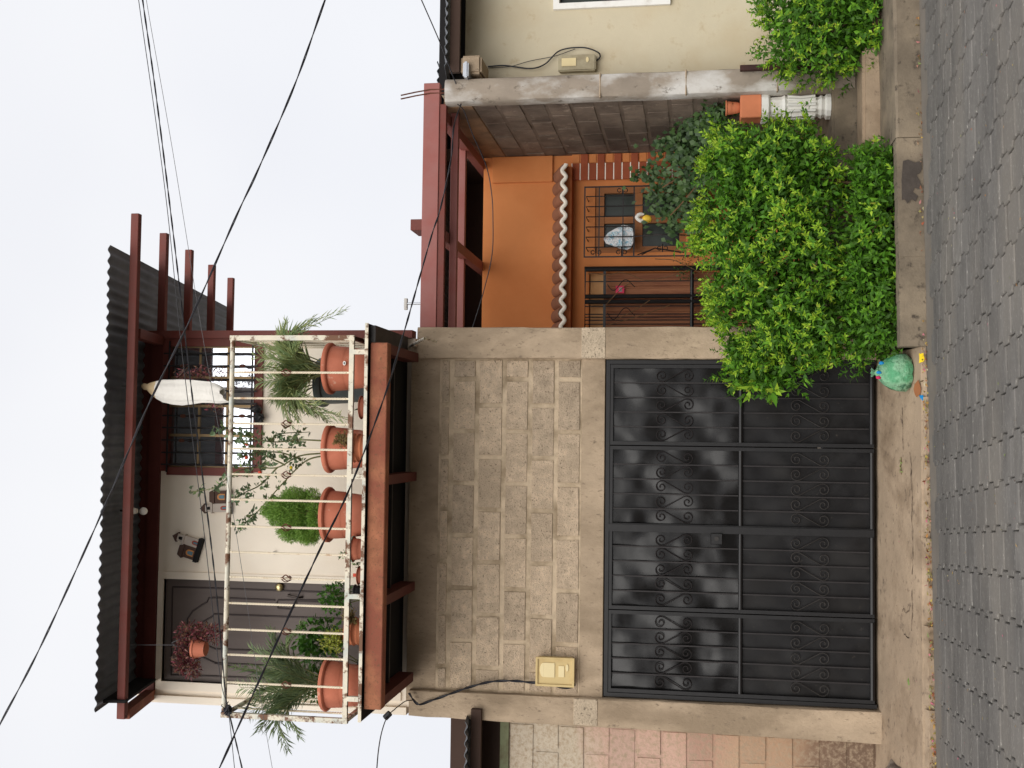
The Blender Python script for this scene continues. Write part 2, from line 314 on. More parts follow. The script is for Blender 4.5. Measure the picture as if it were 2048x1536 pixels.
    def obj(s, name, mats, parent=None, smooth=False, loc=None):
        """the vertices are world coordinates; a part keeps its thing's origin"""
        o0 = wloc(parent) if parent is not None and loc is None else (loc if loc is not None else None)
        if o0 is None:
            a = np.array(s.v); o0 = (a[:, 0].mean(), a[:, 1].mean(), a[:, 2].min())
        return link(name, s.mesh(name, mats, smooth, o0), parent, o0)
def quadwall(m, y0, y1, X0, X1, Z0, Z1, holes):
    """a wall slab with rectangular openings (x0,x1,z0,z1), cut into columns that butt end to end"""
    xs = sorted({X0, X1, *[h[0] for h in holes], *[h[1] for h in holes]})
    for a, b in zip(xs, xs[1:]):
        hs = sorted([(h[2], h[3]) for h in holes if h[0] <= a + 1e-6 and h[1] >= b - 1e-6]); z = Z0
        for h0, h1 in hs:
            if h0 > z: m.box((a, y0, z), (b, y1, h0))
            z = h1
        if z < Z1: m.box((a, y0, z), (b, y1, Z1))
    return m
def arc_pts(a, b, sag, n=24):
    a, b = V(*a), V(*b); return [a + (b - a) * t - V(0, 0, 4 * sag * t * (1 - t)) for t in np.linspace(0, 1, n)]
def smooth_path(ctrl, per=8):
    ctrl = [V(*p) for p in ctrl]; q = [2 * ctrl[0] - ctrl[1]] + ctrl + [2 * ctrl[-1] - ctrl[-2]]; o = []
    for i in range(1, len(q) - 2):
        p0, p1, p2, p3 = q[i - 1:i + 3]
        for t in np.linspace(0, 1, per, endpoint=False):
            o.append(.5 * ((2 * p1) + (p2 - p0) * t + (2 * p0 - 5 * p1 + 4 * p2 - p3) * t * t + (3 * p1 - p0 - 3 * p2 + p3) * t ** 3))
    o.append(ctrl[-1]); return o
def twisted(m, path, r, gap, pitch, strands=2, n=5, mi=0):
    L = 0; ang = [0]
    for a, b in zip(path, path[1:]): L += np.linalg.norm(b - a); ang.append(2 * math.pi * L / pitch)
    for k in range(strands):
        pts = []
        for i, p in enumerate(path):
            t = path[min(i + 1, len(path) - 1)] - path[max(i - 1, 0)]; t = t / np.linalg.norm(t); a = V(0, 0, 1) if abs(t[2]) < .9 else V(0, 1, 0)
            x = a - t * (a @ t); x /= np.linalg.norm(x); y = np.cross(t, x); q = ang[i] + 2 * math.pi * k / strands
            pts.append(p + (x * math.cos(q) + y * math.sin(q)) * gap)
        m.tube(pts, r, n, mi)
def densify(path, step):
    o = []
    for a, b in zip(path, path[1:]):
        n = max(1, int(np.linalg.norm(b - a) / step))
        for i in range(n): o.append(a + (b - a) * i / n)
    o.append(path[-1]); return o
def nrm(a): return a / (np.linalg.norm(a, axis=-1, keepdims=True) + 1e-12)
def leaves(p, d, up, L, Wd, fold=.25, curl=.25):
    """folded, curled leaf blades; arrays (N,3),(N,3),(N,3),(N,),(N,) -> verts (N*5,3), faces"""
    d = nrm(d); s = nrm(np.cross(d, up)); n = np.cross(s, d); L = L[:, None]; Wd = Wd[:, None]
    base = p; mid = p + d * L * .5 + n * L * .04
    lf = p + d * L * .42 + s * Wd * .5 + n * Wd * fold; rt = p + d * L * .42 - s * Wd * .5 + n * Wd * fold
    tip = p + d * L - n * L * curl
    vs = np.stack([base, lf, rt, mid, tip], 1).reshape(-1, 3); k = np.arange(len(p))[:, None, None] * 5
    fs = (np.array([[0, 3, 1], [0, 2, 3], [1, 3, 4], [3, 2, 4]])[None] + k).reshape(-1, 3)
    return vs, fs
def leafobj(name, parts, mats, parent, stems=None, stem_mat=None):
    """parts: list of (verts, faces, material index)"""
    vs = []; fs = []; mi = []; k = 0
    for v, f, i in parts: vs.append(v); fs.append(f + k); mi.append(np.full(len(f), i)); k += len(v)
    o = np.array(wloc(parent)); vs = np.concatenate(vs) - o; fs = np.concatenate(fs); mi = np.concatenate(mi)
    me = bpy.data.meshes.new(name); me.vertices.add(len(vs)); me.vertices.foreach_set('co', vs.astype(np.float32).ravel())
    me.loops.add(len(fs) * 3); me.loops.foreach_set('vertex_index', fs.astype(np.int32).ravel())
    me.polygons.add(len(fs)); me.polygons.foreach_set('loop_start', np.arange(0, len(fs) * 3, 3, dtype=np.int32))
    me.polygons.foreach_set('loop_total', np.full(len(fs), 3, np.int32))
    for m in mats: me.materials.append(MATS[m])
    me.polygons.foreach_set('material_index', mi.astype(np.int32)); me.update(calc_edges=True); me.validate()
    return link(name, me, parent)
def rand_dir(n): return nrm(rng.normal(size=(n, 3)))

# ================================================================== GROUND
def zr(X, Y):
    """road surface: rises gently to the right and towards its crown"""
    t = -1.05 - Y
    return -.170 + .016 * X + (.048 * t - .0037 * t * t)
def sheet(name, xs, ys, zf, m, kind='structure', jitter=0, thick=.05, parent=None):
    mb = MB(); nx, ny = len(xs), len(ys); vs = []
    for y in ys:
        for x in xs: vs.append((x, y, zf(x, y) + random.uniform(-jitter, jitter)))
    fs = [(j * nx + i, j * nx + i + 1, (j + 1) * nx + i + 1, (j + 1) * nx + i) for j in range(ny - 1) for i in range(nx - 1)]
    mb.add(vs, fs); o = mb.obj(name, m, parent, smooth=True, loc=(0, 0, 0) if parent is None else None)
    if kind and parent is None: o['kind'] = kind
    return o
def zr_far(x, y):
    t = -1.05 - y
    return zr(max(-30, min(30, x)), max(y, -12)) - .03
street = sheet('street', np.linspace(-60, 60, 81), list(np.linspace(-60, -14, 6)) + list(np.linspace(-12, -1.0, 34)), zr_far, 'road_bed')
sheet('ground', np.linspace(-60, 60, 9), np.linspace(-1.1, 60, 8), lambda x, y: -.26, 'sidewalk_dark')
gut = sheet('gutter', np.linspace(-12, 12, 97), (-1.36, -1.28, -1.18, -1.12, -1.06, -1.0, -.9), lambda x, y: zr(x, y) + (-.007 if y < -1.1 else .002 if y < -1.03 else -.004), 'gutter', jitter=.002)

# pavers: waisted interlocking concrete setts in staggered columns
PW, PL, PA = .215, .235, .014
def paver_mesh(k):
    hw, hl, g = PW / 2, PL / 2, .0032
    side = [(-hl + g, hw - PA), (-hl * .52, hw - PA), (-hl * .36, hw + PA), (hl * .36, hw + PA), (hl * .52, hw - PA), (hl - g, hw - PA)]
    poly = [(x - g, y) for y, x in side] + [(-x + g, y) for y, x in reversed(side)]
    rr = random.Random(k); poly = [(x + rr.uniform(-.002, .002), y + rr.uniform(-.002, .002)) for x, y in poly]
    n = len(poly); ins = [(x * .955, y * .955) for x, y in poly]
    vs = [(x, y, -.05) for x, y in poly] + [(x, y, -.006 + rr.uniform(-.001, .001)) for x, y in poly] + [(x, y, 0) for x, y in ins]
    fs = [(i, (i + 1) % n, (i + 1) % n + n, i + n) for i in range(n)] + [(i + n, (i + 1) % n + n, (i + 1) % n + 2 * n, i + 2 * n) for i in range(n)] + [tuple(range(2 * n, 3 * n))]
    m = MB(); m.add(vs, fs); return m
pm = [paver_mesh(k) for k in range(6)]; pmesh = [q.mesh('paver', 'paver') for q in pm]
ang = math.radians(4.9); ca, sa = math.cos(ang), math.sin(ang)
cand = []
for i in range(-42, 43):
    for j in range(-40, 16):
        a = i * PW; b = j * PL + (PL / 2 if i % 2 else 0)
        x = a * ca - b * sa - .55; y = a * sa + b * ca - 2.6
        if -8 < y < -1.23 - .0 and -7 < x < 7:
            q = V(x, y, zr(x, y)) - CAM; zc = q @ FW; uu = 768 + F_PX * (q @ RT) / zc; vv = 1024 - F_PX * (q @ UP) / zc
            cand.append((zc if (-60 < uu < 1596 and vv < 2110) else 99 + zc, x, y))
cand.sort(); far = MB(); cnt = 0
for k, (zc, x, y) in enumerate(cand):
    z = zr(x, y) + random.uniform(-.003, .003); rx = Matrix.Rotation(ang + random.uniform(-.008, .008), 4, 'Z') @ Matrix.Rotation(random.uniform(-.008, .008), 4, 'Y') @ Matrix.Rotation(-.045 + random.uniform(-.008, .008), 4, 'X')
    if zc < 99 and cnt < 300:
        o = link('paver', pmesh[k % 6], street, (x, y, z)); o.rotation_euler = rx.to_euler(); cnt += 1
    else:
        q = pm[k % 6]; M4 = Matrix.Translation((x, y, z)) @ rx; far.add([(M4 @ Vector(v))[:] for v in q.v], q.f)
tag(far.obj('pavers', 'paver', street), kind='stuff')

# pavement, driveway, kerbs and steps
def zs(x): return .016 * x
drive = sheet('driveway', np.linspace(-2.9, .66, 40), (.35, .04, -.2, -.4, -.6, -.76, -.88, -.93, -.945, -.96), lambda x, y: (0 if y > 0 else -.005 + .15 * y * .95) + (-.04 if y < -.935 else 0) + (-.05 if y < -.95 else 0), 'sidewalk', jitter=.004)
def crack(pts, w, parent, mt='soil', yf=None):
    m = MB(); vs = []
    path = densify([V(*p) for p in pts], .02)
    for i, p in enumerate(path):
        t = path[min(i + 1, len(path) - 1)] - path[max(i - 1, 0)]; nn = V(-t[1], t[0], 0); nn /= np.linalg.norm(nn) + 1e-9; ww = w * random.uniform(.2, 1); j = random.uniform(-.006, .006)
        for s_ in (-1, 1): q = p + nn * (s_ * ww + j); vs.append((q[0], q[1], (-.005 + .1425 * q[1] if q[1] < 0 else 0) + .0055))
    m.add(vs, [(2 * i, 2 * i + 2, 2 * i + 3, 2 * i + 1) for i in range(len(path) - 1)]); return m.obj('crack', mt, parent)
def gpt(x, y): z = -.09; q = PZ(x, y, z); z = -.005 + .1425 * q[1]; q = PZ(x, y, z); return (q[0], q[1], q[2])
for pts in ([(1795, 1258), (1805, 1270), (1812, 1268), (1822, 1274), (1834, 1276)], [(1790, 1222), (1802, 1216), (1815, 1226), (1832, 1222), (1836, 1214)], [(1838, 905), (1845, 930), (1843, 955), (1848, 985), (1846, 1040), (1850, 1110), (1848, 1150)], [(1795, 815), (1802, 850), (1796, 880), (1806, 900)], [(1846, 1180), (1848, 1230), (1844, 1262)]): crack([gpt(*p) for p in pts], .005, drive)
# broken slabs of concrete along the driveway's lip
for k, (x0, x1, y0, y1) in enumerate([(-2.12, -1.75, -1.0, -.93), (-1.72, -1.2, -1.0, -.94), (-1.17, -.62, -1.0, -.935), (-.58, -.1, -.99, -.94), (-.07, .32, -.99, -.945)]):
    m = MB(); n = 9; top = [(x0 + (x1 - x0) * i / n, y1 + random.uniform(-.012, .012)) for i in range(n + 1)]; bot = [(x0 + (x1 - x0) * i / n, y0 + random.uniform(-.016, .016)) for i in range(n + 1)]
    ring = bot + top[::-1]; N = len(ring); zt = -.145; m.add([(x, y, -.3) for x, y in ring] + [(x, y, zt - .02 * (y1 - y) / .06 + random.uniform(-.006, .006)) for x, y in ring], [tuple(range(N, 2 * N))] + [(i, (i + 1) % N, (i + 1) % N + N, i + N) for i in range(N)])
    o = m.obj('concrete_chip', 'sidewalk', drive)
kerb = MB(); 
for i in range(14):
    x0 = .66 + i * .101; x1 = x0 + .101
    kerb.box((x0, -.985 + random.uniform(-.003, .003), -.35), (x1, -.86, .0 + zs((x0 + x1) / 2) - .008 + random.uniform(-.003, .003)))
kb = kerb.obj('kerb', 'sidewalk_dark', None, loc=(1.3, -.93, -.3)); kb['kind'] = 'structure'
wp = [(1806, 322), (1816, 319), (1830, 325), (1842, 322), (1844, 338), (1840, 346), (1833, 350), (1838, 358), (1843, 370), (1838, 378), (1829, 376), (1826, 384), (1836, 392), (1831, 403), (1823, 398), (1815, 407), (1809, 398), (1804, 400), (1803, 360)]; q = [P(x, y, -.9905) for x, y in wp]
mat('damp', c(70, 63, 57), .7, .2, 9, bump=.4, bs=40)
MB().prism([(p[0], p[2]) for p in q], -.9915, -.9885).obj('damp_stain', 'damp', kb)
soil = sheet('planting_bed', np.linspace(.66, 2.08, 20), np.linspace(-.862, .3, 12), lambda x, y: -.03 + .04 * (y + .86), 'soil', jitter=.015)
pv = MB()
n = 36; xs = np.linspace(2.08, 7, n)
def pv_row(y, z): return [(x, y + random.uniform(-.004, .004), z + zs(x - 2.3) + random.uniform(-.003, .003)) for x in xs]
rows = [pv_row(-.985, -.35), pv_row(-.98, .012), pv_row(-.965, .028), pv_row(-.93, .03), pv_row(-.6, .032), pv_row(-.3, .034), pv_row(-.02, .036)]
vs = [p for r in rows for p in r]; fs = [(j * n + i, j * n + i + 1, (j + 1) * n + i + 1, (j + 1) * n + i) for j in range(len(rows) - 1) for i in range(n - 1)]
pv.add(vs, fs); pv.box((2.079, -.98, -.35), (2.082, -.02, .02))
o = pv.obj('pavement', 'sidewalk_dark', None, loc=(3, -.5, 0)); o['kind'] = 'structure'
def block_step(name, x0, x1, y0, y1, z0, z1, m, seed=0):
    bm = MB(); bm.box((x0, y0, z0), (x1, y1, z1), bev=.018); return bm
st = block_step('s', 2.03, 2.93, -.045, 2.2, -.2, .34, 'sidewalk_dark'); o = st.obj('porch_floor', 'sidewalk_dark', None, loc=(3, 1, 0)); o['kind'] = 'structure'
st = MB(); st.box((2.045, -.36, -.1), (2.92, -.047, .158), bev=.022); o = st.obj('step', 'sidewalk', None, loc=(2.4, -.2, 0)); o['kind'] = 'structure'
st = MB(); st.box((.9, .3, -.2), (2.028, 3.2, .335), bev=.01); st.box((2.94, -.04, -.2), (7, .395, .12)); o = st.obj('porch_slab', 'sidewalk_dark', None, loc=(1.4, 1, 0)); o['kind'] = 'structure'
# left of the gate: raised kerb and a lump of broken masonry
st = MB(); st.box((-8, -.97, -.4), (-2.48, -.80, -.125), bev=.012); o = st.obj('kerb', 'sidewalk', None, loc=(-4, -.9, -.3)); o['kind'] = 'structure'
st = MB(); st.box((-8, -.801, -.4), (-2.902, .14, -.135)); o = st.obj('pavement', 'sidewalk', None, loc=(-4, -.4, -.3)); o['kind'] = 'structure'
m = MB(); m.ball((-2.52, -.42, -.1), (.26, .3, .17), 16, 10, jit=.16); m.ball((-2.75, -.2, -.08), (.22, .2, .15), 12, 8, jit=.16)
tag(m.obj('rubble_mound', 'rubble'), 'lump of broken grey masonry at the foot of the left gate pillar', 'rubble')

# ================================================================== block wall builder
def block_mesh(w, h, d, k):
    rr = random.Random(k * 7 + 1); m = MB(); bv = .012
    bm = bmesh.new(); bmesh.ops.create_cube(bm, size=1)
    for v in bm.verts: v.co = Vector((v.co.x * w, v.co.y * d, v.co.z * h))
    bmesh.ops.bevel(bm, geom=list(bm.edges), offset=bv, segments=2, affect='EDGES')
    for v in bm.verts: v.co += Vector((rr.uniform(-.003, .003), rr.uniform(-.002, .002), rr.uniform(-.003, .003)))
    bm.verts.index_update(); m.add([v.co[:] for v in bm.verts], [[v.index for v in f.verts] for f in bm.faces]); bm.free(); return m
BM = {}
def get_block(w, h, d, k, m):
    key = (round(w, 2), round(h, 2), round(d, 2), k, m)
    if key not in BM: BM[key] = block_mesh(key[0], key[1], key[2], k).mesh('concrete_block', m, smooth=False)
    return BM[key]
def lay_blocks(parent, x0, x1, z0, zs_, face, m, off, L=.413, joint=.017, axis='x', proud=.004):
    """courses between the heights zs_; each block a piece of its own"""
    for ci, (za, zb) in enumerate(zip(zs_, zs_[1:])):
        o = (off if ci % 2 == 0 else off + L / 2) % L; x = x0 - L + o
        while x < x1:
            a, b = max(x0, x + joint / 2), min(x1, x + L - joint / 2); x += L
            if b - a < .05: continue
            h = zb - za - joint; w = round(b - a, 2); me = get_block(w, h, .06, random.randrange(3), m); pr = face - proud + .03 + random.uniform(-.003, .002)
            loc = ((a + b) / 2, pr, (za + zb) / 2) if axis == 'x' else (pr, (a + b) / 2, (za + zb) / 2)
            ob = link('concrete_block', me, parent, loc); ob.rotation_euler = (0, random.uniform(-.006, .006), 0 if axis == 'x' else math.pi / 2)

# ================================================================== MAIN HOUSE
house = thing('two_storey_house', 'two storey house with bare block garage front, cream upper wall and balcony', 'house', (-.7, .5, 0))
GX0, GX1, GT = -1.985, .64, 2.06
courses = [P(q, 1000, 0)[2] for q in (1162, 1110, 1058, 1005, 952, 900, 876)]
wallm = MB().box((GX0 - .1, .004, courses[0] + .001), (GX1 + .1, .2, courses[-1])); bw = wallm.obj('block_wall', 'mortar', house)
off = (P(1136, 866, 0)[0] - GX0) % .413
lay_blocks(bw, GX0 + .012, GX1 - .002, 0, courses, 0, 'block', off - .006)
m = MB().box((GX0 - .1, -.002, GT), (GX1 + .1, .2, courses[0]), bev=.004); m.obj('lintel', 'concrete', house)
m = MB().box((GX0 - .1, .002, courses[-1]), (GX1 + .1, .2, 3.62)); m.obj('ring_beam', 'concrete', house)
def rough_pillar(x0, x1, y0, y1, z0, z1, name, matn, parent, seg=26, bulge=0, bev=.012, wob=.004):
    m = MB(); vs = []; N = 0; rr = random.Random(int(x0 * 100))
    prof = [(x0 + bev, y0), (x1 - bev, y0), (x1, y0 + bev), (x1, y1), (x0, y1), (x0, y0 + bev)]
    # subdivide the front so that the surface can wobble
    prof = [(x0, y1), (x0, y0 + bev), (x0 + bev * .3, y0 + bev * .3), (x0 + bev, y0)] + [(x0 + bev + (x1 - x0 - 2 * bev) * t, y0) for t in (.33, .66)] + [(x1 - bev, y0), (x1 - bev * .3, y0 + bev * .3), (x1, y0 + bev), (x1, y1)]
    n = len(prof)
    for i in range(seg + 1):
        z = z0 + (z1 - z0) * i / seg
        for (x, y) in prof: vs.append((x + rr.uniform(-wob, wob) + bulge * (1 - i / seg) * (-1 if x < (x0 + x1) / 2 else 0), y + (rr.uniform(-wob, wob) if y < y1 else 0), z))
    fs = [(i * n + j, i * n + (j + 1) % n, (i + 1) * n + (j + 1) % n, (i + 1) * n + j) for i in range(seg) for j in range(n)] + [tuple(range(n - 1, -1, -1)), tuple(seg * n + j for j in range(n))]
    m.add(vs, fs); return m.obj(name, matn, parent, smooth=True)
rough_pillar(-2.19, GX0, -.045, .25, -.12, 3.585, 'pillar', 'concrete', house, bulge=.03)
rough_pillar(GX1, .888, -.045, .25, -.12, 3.565, 'pillar', 'concrete', house)
for (x0, x1, va, vb, yq) in ((GX1 + .004, .884, 1163, 1211, 690), (-2.192, GX0 - .004, 1147, 1195, 1420)):
    za, zb = float(P(vb, yq, -.05)[2]), float(P(va, yq, -.05)[2]); MB().box((x0, -.0525, za), (x1, .1, zb), bev=.004).obj('patch', 'patch', house)
# garage side walls and floor slab of the upper storey, seen only from the side
m = MB(); m.box((-2.17, .25, -.2), (-2.02, 6.5, 3.6)); m.box((.69, .25, -.2), (.87, 6.5, 3.6)); m.box((-2.02, 6.3, -.2), (.69, 6.5, 3.6)); m.box((-2.05, .2, 3.5), (.72, 6.3, 3.62)); m.obj('garage_shell', 'mortar', house)

# upper storey
WY = .12
WX0, WX1 = float(P(447, 1395, WY)[0]), .815
WT = float(P(318, 1100, WY)[2]); FZ = 3.69
wz0, wz1 = float(P(512, 806, WY)[2]), float(P(336, 806, WY)[2]); wx0, wx1 = float(P(420, 938, WY)[0]), float(P(420, 690, WY)[0])
dx0, dx1 = float(P(420, 1366, WY)[0]), float(P(420, 1160, WY)[0]); dz1 = float(P(326, 1260, WY)[2])
m = quadwall(MB(), WY, WY + .15, WX0, WX1, 3.62, WT, [(wx0, wx1, wz0, wz1), (dx0, dx1, FZ, dz1)])
m.obj('upper_wall', 'cream', house)
m = MB(); m.box((WX0, WY + .15, 3.62), (WX0 + .15, 3.4, WT + .3)); m.box((WX1 - .15, WY + .15, 3.62), (WX1, 3.4, WT + .3)); m.box((WX0 + .15, 3.25, 3.62), (WX1 - .15, 3.4, WT + .6)); m.obj('side_wall', 'cream', house)
m = MB().box((WX0, WY - .03, WT - .0), (WX1, WY + .12, WT + .10)); m.box((WX0, WY + .0, WT + .1), (WX1, WY + .1, WT + .3)); m.obj('wall_plate', 'dark_steel', house)
# corner posts and thin battens
m = MB().box((WX1 + .001, WY - .04, 3.64), (WX1 + .065, WY + .1, WT + .15)); m.obj('corner_post', 'red_steel', house)
m = MB().box((WX0 - .06, WY - .03, 3.64), (WX0 - .001, WY + .1, WT + .15)); m.obj('corner_post', 'cream', house)
# window
fr = .055
wm = MB().box((wx0 - fr * .4, WY - .025, wz0 - .06), (wx1 + fr, WY + .06, wz0 + .012)); wm.box((wx0 - fr * .4, WY - .025, wz1 - .012), (wx1 + fr, WY + .06, wz1 + .06)); wm.box((wx0 - fr, WY - .02, wz0 + .012), (wx0 + .012, WY + .06, wz1 - .012)); wm.box((wx1 - .012, WY - .02, wz0 + .012), (wx1 + fr, WY + .06, wz1 - .012))
win = wm.obj('window', 'red_steel', house)
ax = [wx0 + .012, float(P(420, 871, WY)[0]), float(P(420, 812, WY)[0]), float(P(420, 755, WY)[0]), wx1 - .012]
az = [wz0 + .012, float(P(452, 806, WY)[2]), float(P(396, 806, WY)[2]), wz1 - .012]
for x in ax: MB().box((x - .011, WY + .02, az[0]), (x + .011, WY + .055, az[-1])).obj('mullion', 'aluminium', win)
for z in az[1:-1]:
    for a, b in zip(ax, ax[1:]): MB().box((a + .011, WY + .024, z - .009), (b - .011, WY + .05, z + .009)).obj('transom', 'aluminium', win)
for i, (a, b) in enumerate(zip(ax, ax[1:])):
    for j, (p, q) in enumerate(zip(az, az[1:])):
        tl = .004 * (1 if i > 1 else -.6) + random.uniform(-.0015, .0015)
        g = MB(); y = WY + .036; g.add([(a + .011, y + tl, p + .009), (b - .011, y + tl, p + .009), (b - .011, y - tl, q - .009), (a + .011, y - tl, q - .009), (a + .011, y + tl + .004, p + .009), (b - .011, y + tl + .004, p + .009), (b - .011, y - tl + .004, q - .009), (a + .011, y - tl + .004, q - .009)], [(0, 1, 2, 3), (7, 6, 5, 4), (0, 4, 5, 1), (1, 5, 6, 2), (2, 6, 7, 3), (3, 7, 4, 0)]); g.obj('pane', 'mirror_glass', win)
# twisted grille bars
def twisted_bar(h, s=.011, turns=9, n=60, plain=.12):
    m = MB(); vs = []
    for i in range(n + 1):
        t = i / n; q = 2 * math.pi * turns * max(0, min(1, (t - plain) / (1 - 2 * plain)))
        for k in range(4): vs.append((s * .7071 * math.cos(q + math.pi / 4 + k * math.pi / 2), s * .7071 * math.sin(q + math.pi / 4 + k * math.pi / 2), h * t))
    fs = [(i * 4 + j, i * 4 + (j + 1) % 4, (i + 1) * 4 + (j + 1) % 4, (i + 1) * 4 + j) for i in range(n) for j in range(4)] + [(3, 2, 1, 0), (n * 4, n * 4 + 1, n * 4 + 2, n * 4 + 3)]
    m.add(vs, fs); return m
gb = twisted_bar(wz1 - wz0 + .05, .012, 12).mesh('grille_bar', 'iron')
for yy in (707, 732, 759, 782, 807, 832, 856, 881, 906, 930):
    link('grille_bar', gb, win, (float(P(420, yy, WY - .04)[0]), WY - .045, wz0 - .025))
for zz in (wz0 + .015, wz1 - .03): MB().box((wx0 - .03, WY - .05, zz), (wx1 + .03, WY - .04, zz + .012)).obj('grille_rail', 'iron', win)
for yy, xx in ((732, 366), (832, 366), (881, 363), (732, 485), (832, 484)): MB().ball(P(xx, yy, WY - .045), (.016, .012, .03), 6, 5).obj('grille_boss', 'rust', win)
# door
dm = MB().box((dx0 + .003, WY + .03, FZ), (dx1 - .003, WY + .07, dz1 - .003)); door = dm.obj('door', 'door_paint', house)
m = MB(); m.box((dx0 - .07, WY - .015, FZ), (dx0, WY + .1, dz1)); m.box((dx1, WY - .015, FZ), (dx1 + .06, WY + .1, dz1)); m.box((dx0 - .07, WY - .014, dz1), (dx1 + .06, WY + .1, dz1 + .05)); dfr = m.obj('door_frame', 'cream', house)
dyf = WY + .026
def dpt(x, y): p = P(x, y, dyf); return V(p[0], dyf, p[2])
paths = [[(345, 1174), (420, 1176), (560, 1181), (700, 1186)], [(345, 1174), (343, 1260), (342, 1350)], [(342, 1350), (420, 1352), (560, 1358)],
         [(700, 1200), (556, 1200), (553, 1207), (556, 1216), (580, 1218), (592, 1212), (594, 1202), (700, 1206)],
         [(375, 1237), (385, 1222), (405, 1209), (414, 1204), (417, 1196), (430, 1195), (550, 1200)], [(375, 1237), (373, 1262), (378, 1290), (400, 1312), (430, 1326), (560, 1332)],
         [(395, 1250), (412, 1240), (424, 1233), (428, 1228), (560, 1233), (700, 1238)], [(395, 1250), (393, 1268), (400, 1285), (430, 1298), (560, 1303)], [(430, 1326), (520, 1348), (640, 1352)]]
for pth in paths:
    m = MB(); m.tube([dpt(*q) for q in pth], .007, 6); m.obj('moulding', 'door_groove', door)
k = P(560, 1174, dyf); m = MB(); m.ball((k[0], dyf - .02, k[2]), (.034, .02, .034), 14, 8); m.obj('lock_plate', 'brass', door, smooth=True)
h0, h1 = P(577, 1190, dyf), P(605, 1194, dyf); m = MB(); m.tube([V(h0[0], dyf, h0[2]), V(h0[0], dyf - .04, h0[2] - .01), V(h1[0], dyf - .045, h1[2] + .02), V(h1[0], dyf, h1[2])], .009, 7); m.obj('handle', 'dark_metal', door, smooth=True)

# roof: corrugated sheet on five purlins that stick out to the right
EY = -.85; RS = .190
EZ = float(P(206, 900, EY)[2]); RX0, RX1 = float(P(192, 1425, EY)[0]), float(P(229, 490, EY)[0]); RYB = 3.35
def rz(Y): return EZ + RS * (Y - EY)
def corrugated(x0, x1, ya, yb, zf, per, amp, name, mats, parent, thick=.004, rag=.006):
    n = int((x1 - x0) / per * 8); xs = np.linspace(x0, x1, n); ys = np.linspace(ya, yb, 4); vs = []; m = MB()
    for layer in (0, -thick):
        for yi, y in enumerate(ys):
            for x in xs:
                yy = y + (rag * math.sin(int((x - x0) / (per * 9)) * 2.4) if yi == 0 else 0); vs.append((x, yy, zf(y) + amp * math.sin(2 * math.pi * x / per) + layer))
    N = len(xs); Q = len(ys); T = N * Q
    up = [(j * N + i, j * N + i + 1, (j + 1) * N + i + 1, (j + 1) * N + i) for j in range(Q - 1) for i in range(N - 1)]
    lo = [tuple(T + i for i in reversed(f)) for f in up]
    ed = [(i + 1, i, T + i, T + i + 1) for i in range(N - 1)] + [((Q - 1) * N + i, (Q - 1) * N + i + 1, T + (Q - 1) * N + i + 1, T + (Q - 1) * N + i) for i in range(N - 1)]
    ed += [(j * N, (j + 1) * N, T + (j + 1) * N, T + j * N) for j in range(Q - 1)] + [((j + 1) * N + N - 1, j * N + N - 1, T + j * N + N - 1, T + (j + 1) * N + N - 1) for j in range(Q - 1)]
    m.add(vs, up, 0); m.f += [tuple(f) for f in lo + ed]; m.mi += [1] * len(lo + ed)
    return m.obj(name, mats, parent, smooth=True)
roof = corrugated(RX0, RX1, EY, RYB, rz, .087, .0105, 'roof', ['tin', 'tin_under'], house)
PXE = float(P(274, 428, -.63)[0])
for (qx, qy) in ((274, 428), (330, 467), (380, 500), (425, 530), (463, 556)):
    p = PX(qx, qy, PXE); zt = min(float(p[2]) + .036, rz(p[1]) - .012)
    MB().box((WX0 - .02, p[1] - .03, zt - .066), (PXE, p[1] + .025, zt), bev=.004).obj('purlin', 'red_steel', roof)
m = MB(); zt = rz(-.6) - .105
for x in (WX0 + .0, WX1 - .02):
    a = MB(); a.beam((x, -.58, rz(-.58) - .147), (x, 3.2, rz(3.2) - .147), .075, .082); a.obj('rafter', 'red_steel' if x > 0 else 'rust_beam', roof)
m = MB(); m.beam((RX0 + .05, -.70, rz(-.7) - .1), (RX0 + .05, .5, rz(.5) - .11), .02, .17); m.obj('barge_board', 'dark_inside', roof)
m = MB(); a = P(189, 1427, EY); m.add([(RX0, EY, EZ), (RX0, EY + .9, rz(EY + .9)), (RX0 - .06, EY + .9, rz(EY + .9) - .06), (a[0], EY + .01, a[2] - .0)], [(0, 1, 2, 3), (3, 2, 1, 0)]); 
# light bulb on its ceiling plate
lb = P(274, 1022, -.45); bx, bz = float(lb[0]), float(lb[2])
ztop = rz(-.45) - .02
bulb = thing('light_bulb', 'white round bulb in a lamp holder hanging under the upper roof', 'light bulb', (bx, -.45, bz))
z0 = float(P(261, 1022, -.45)[2]); z1 = float(P(294, 1022, -.45)[2])
m = MB(); m.tube([(bx, -.45, ztop), (bx, -.45, z0)], .008, 6); m.obj('stem', 'dark_inside', bulb)
m = MB(); m.lathe([(.012, .012), (.048, .006), (.052, -.004), (.03, -.016), (.02, -.05), (.019, -.055)], (bx, -.45, z0)); m.obj('lamp_holder', 'bulb_base', bulb, smooth=True)
m = MB(); m.ball((bx, -.45, z1 + .03), (.031, .031, .033), 14, 10); m.obj('globe', 'bulb', bulb, smooth=True)

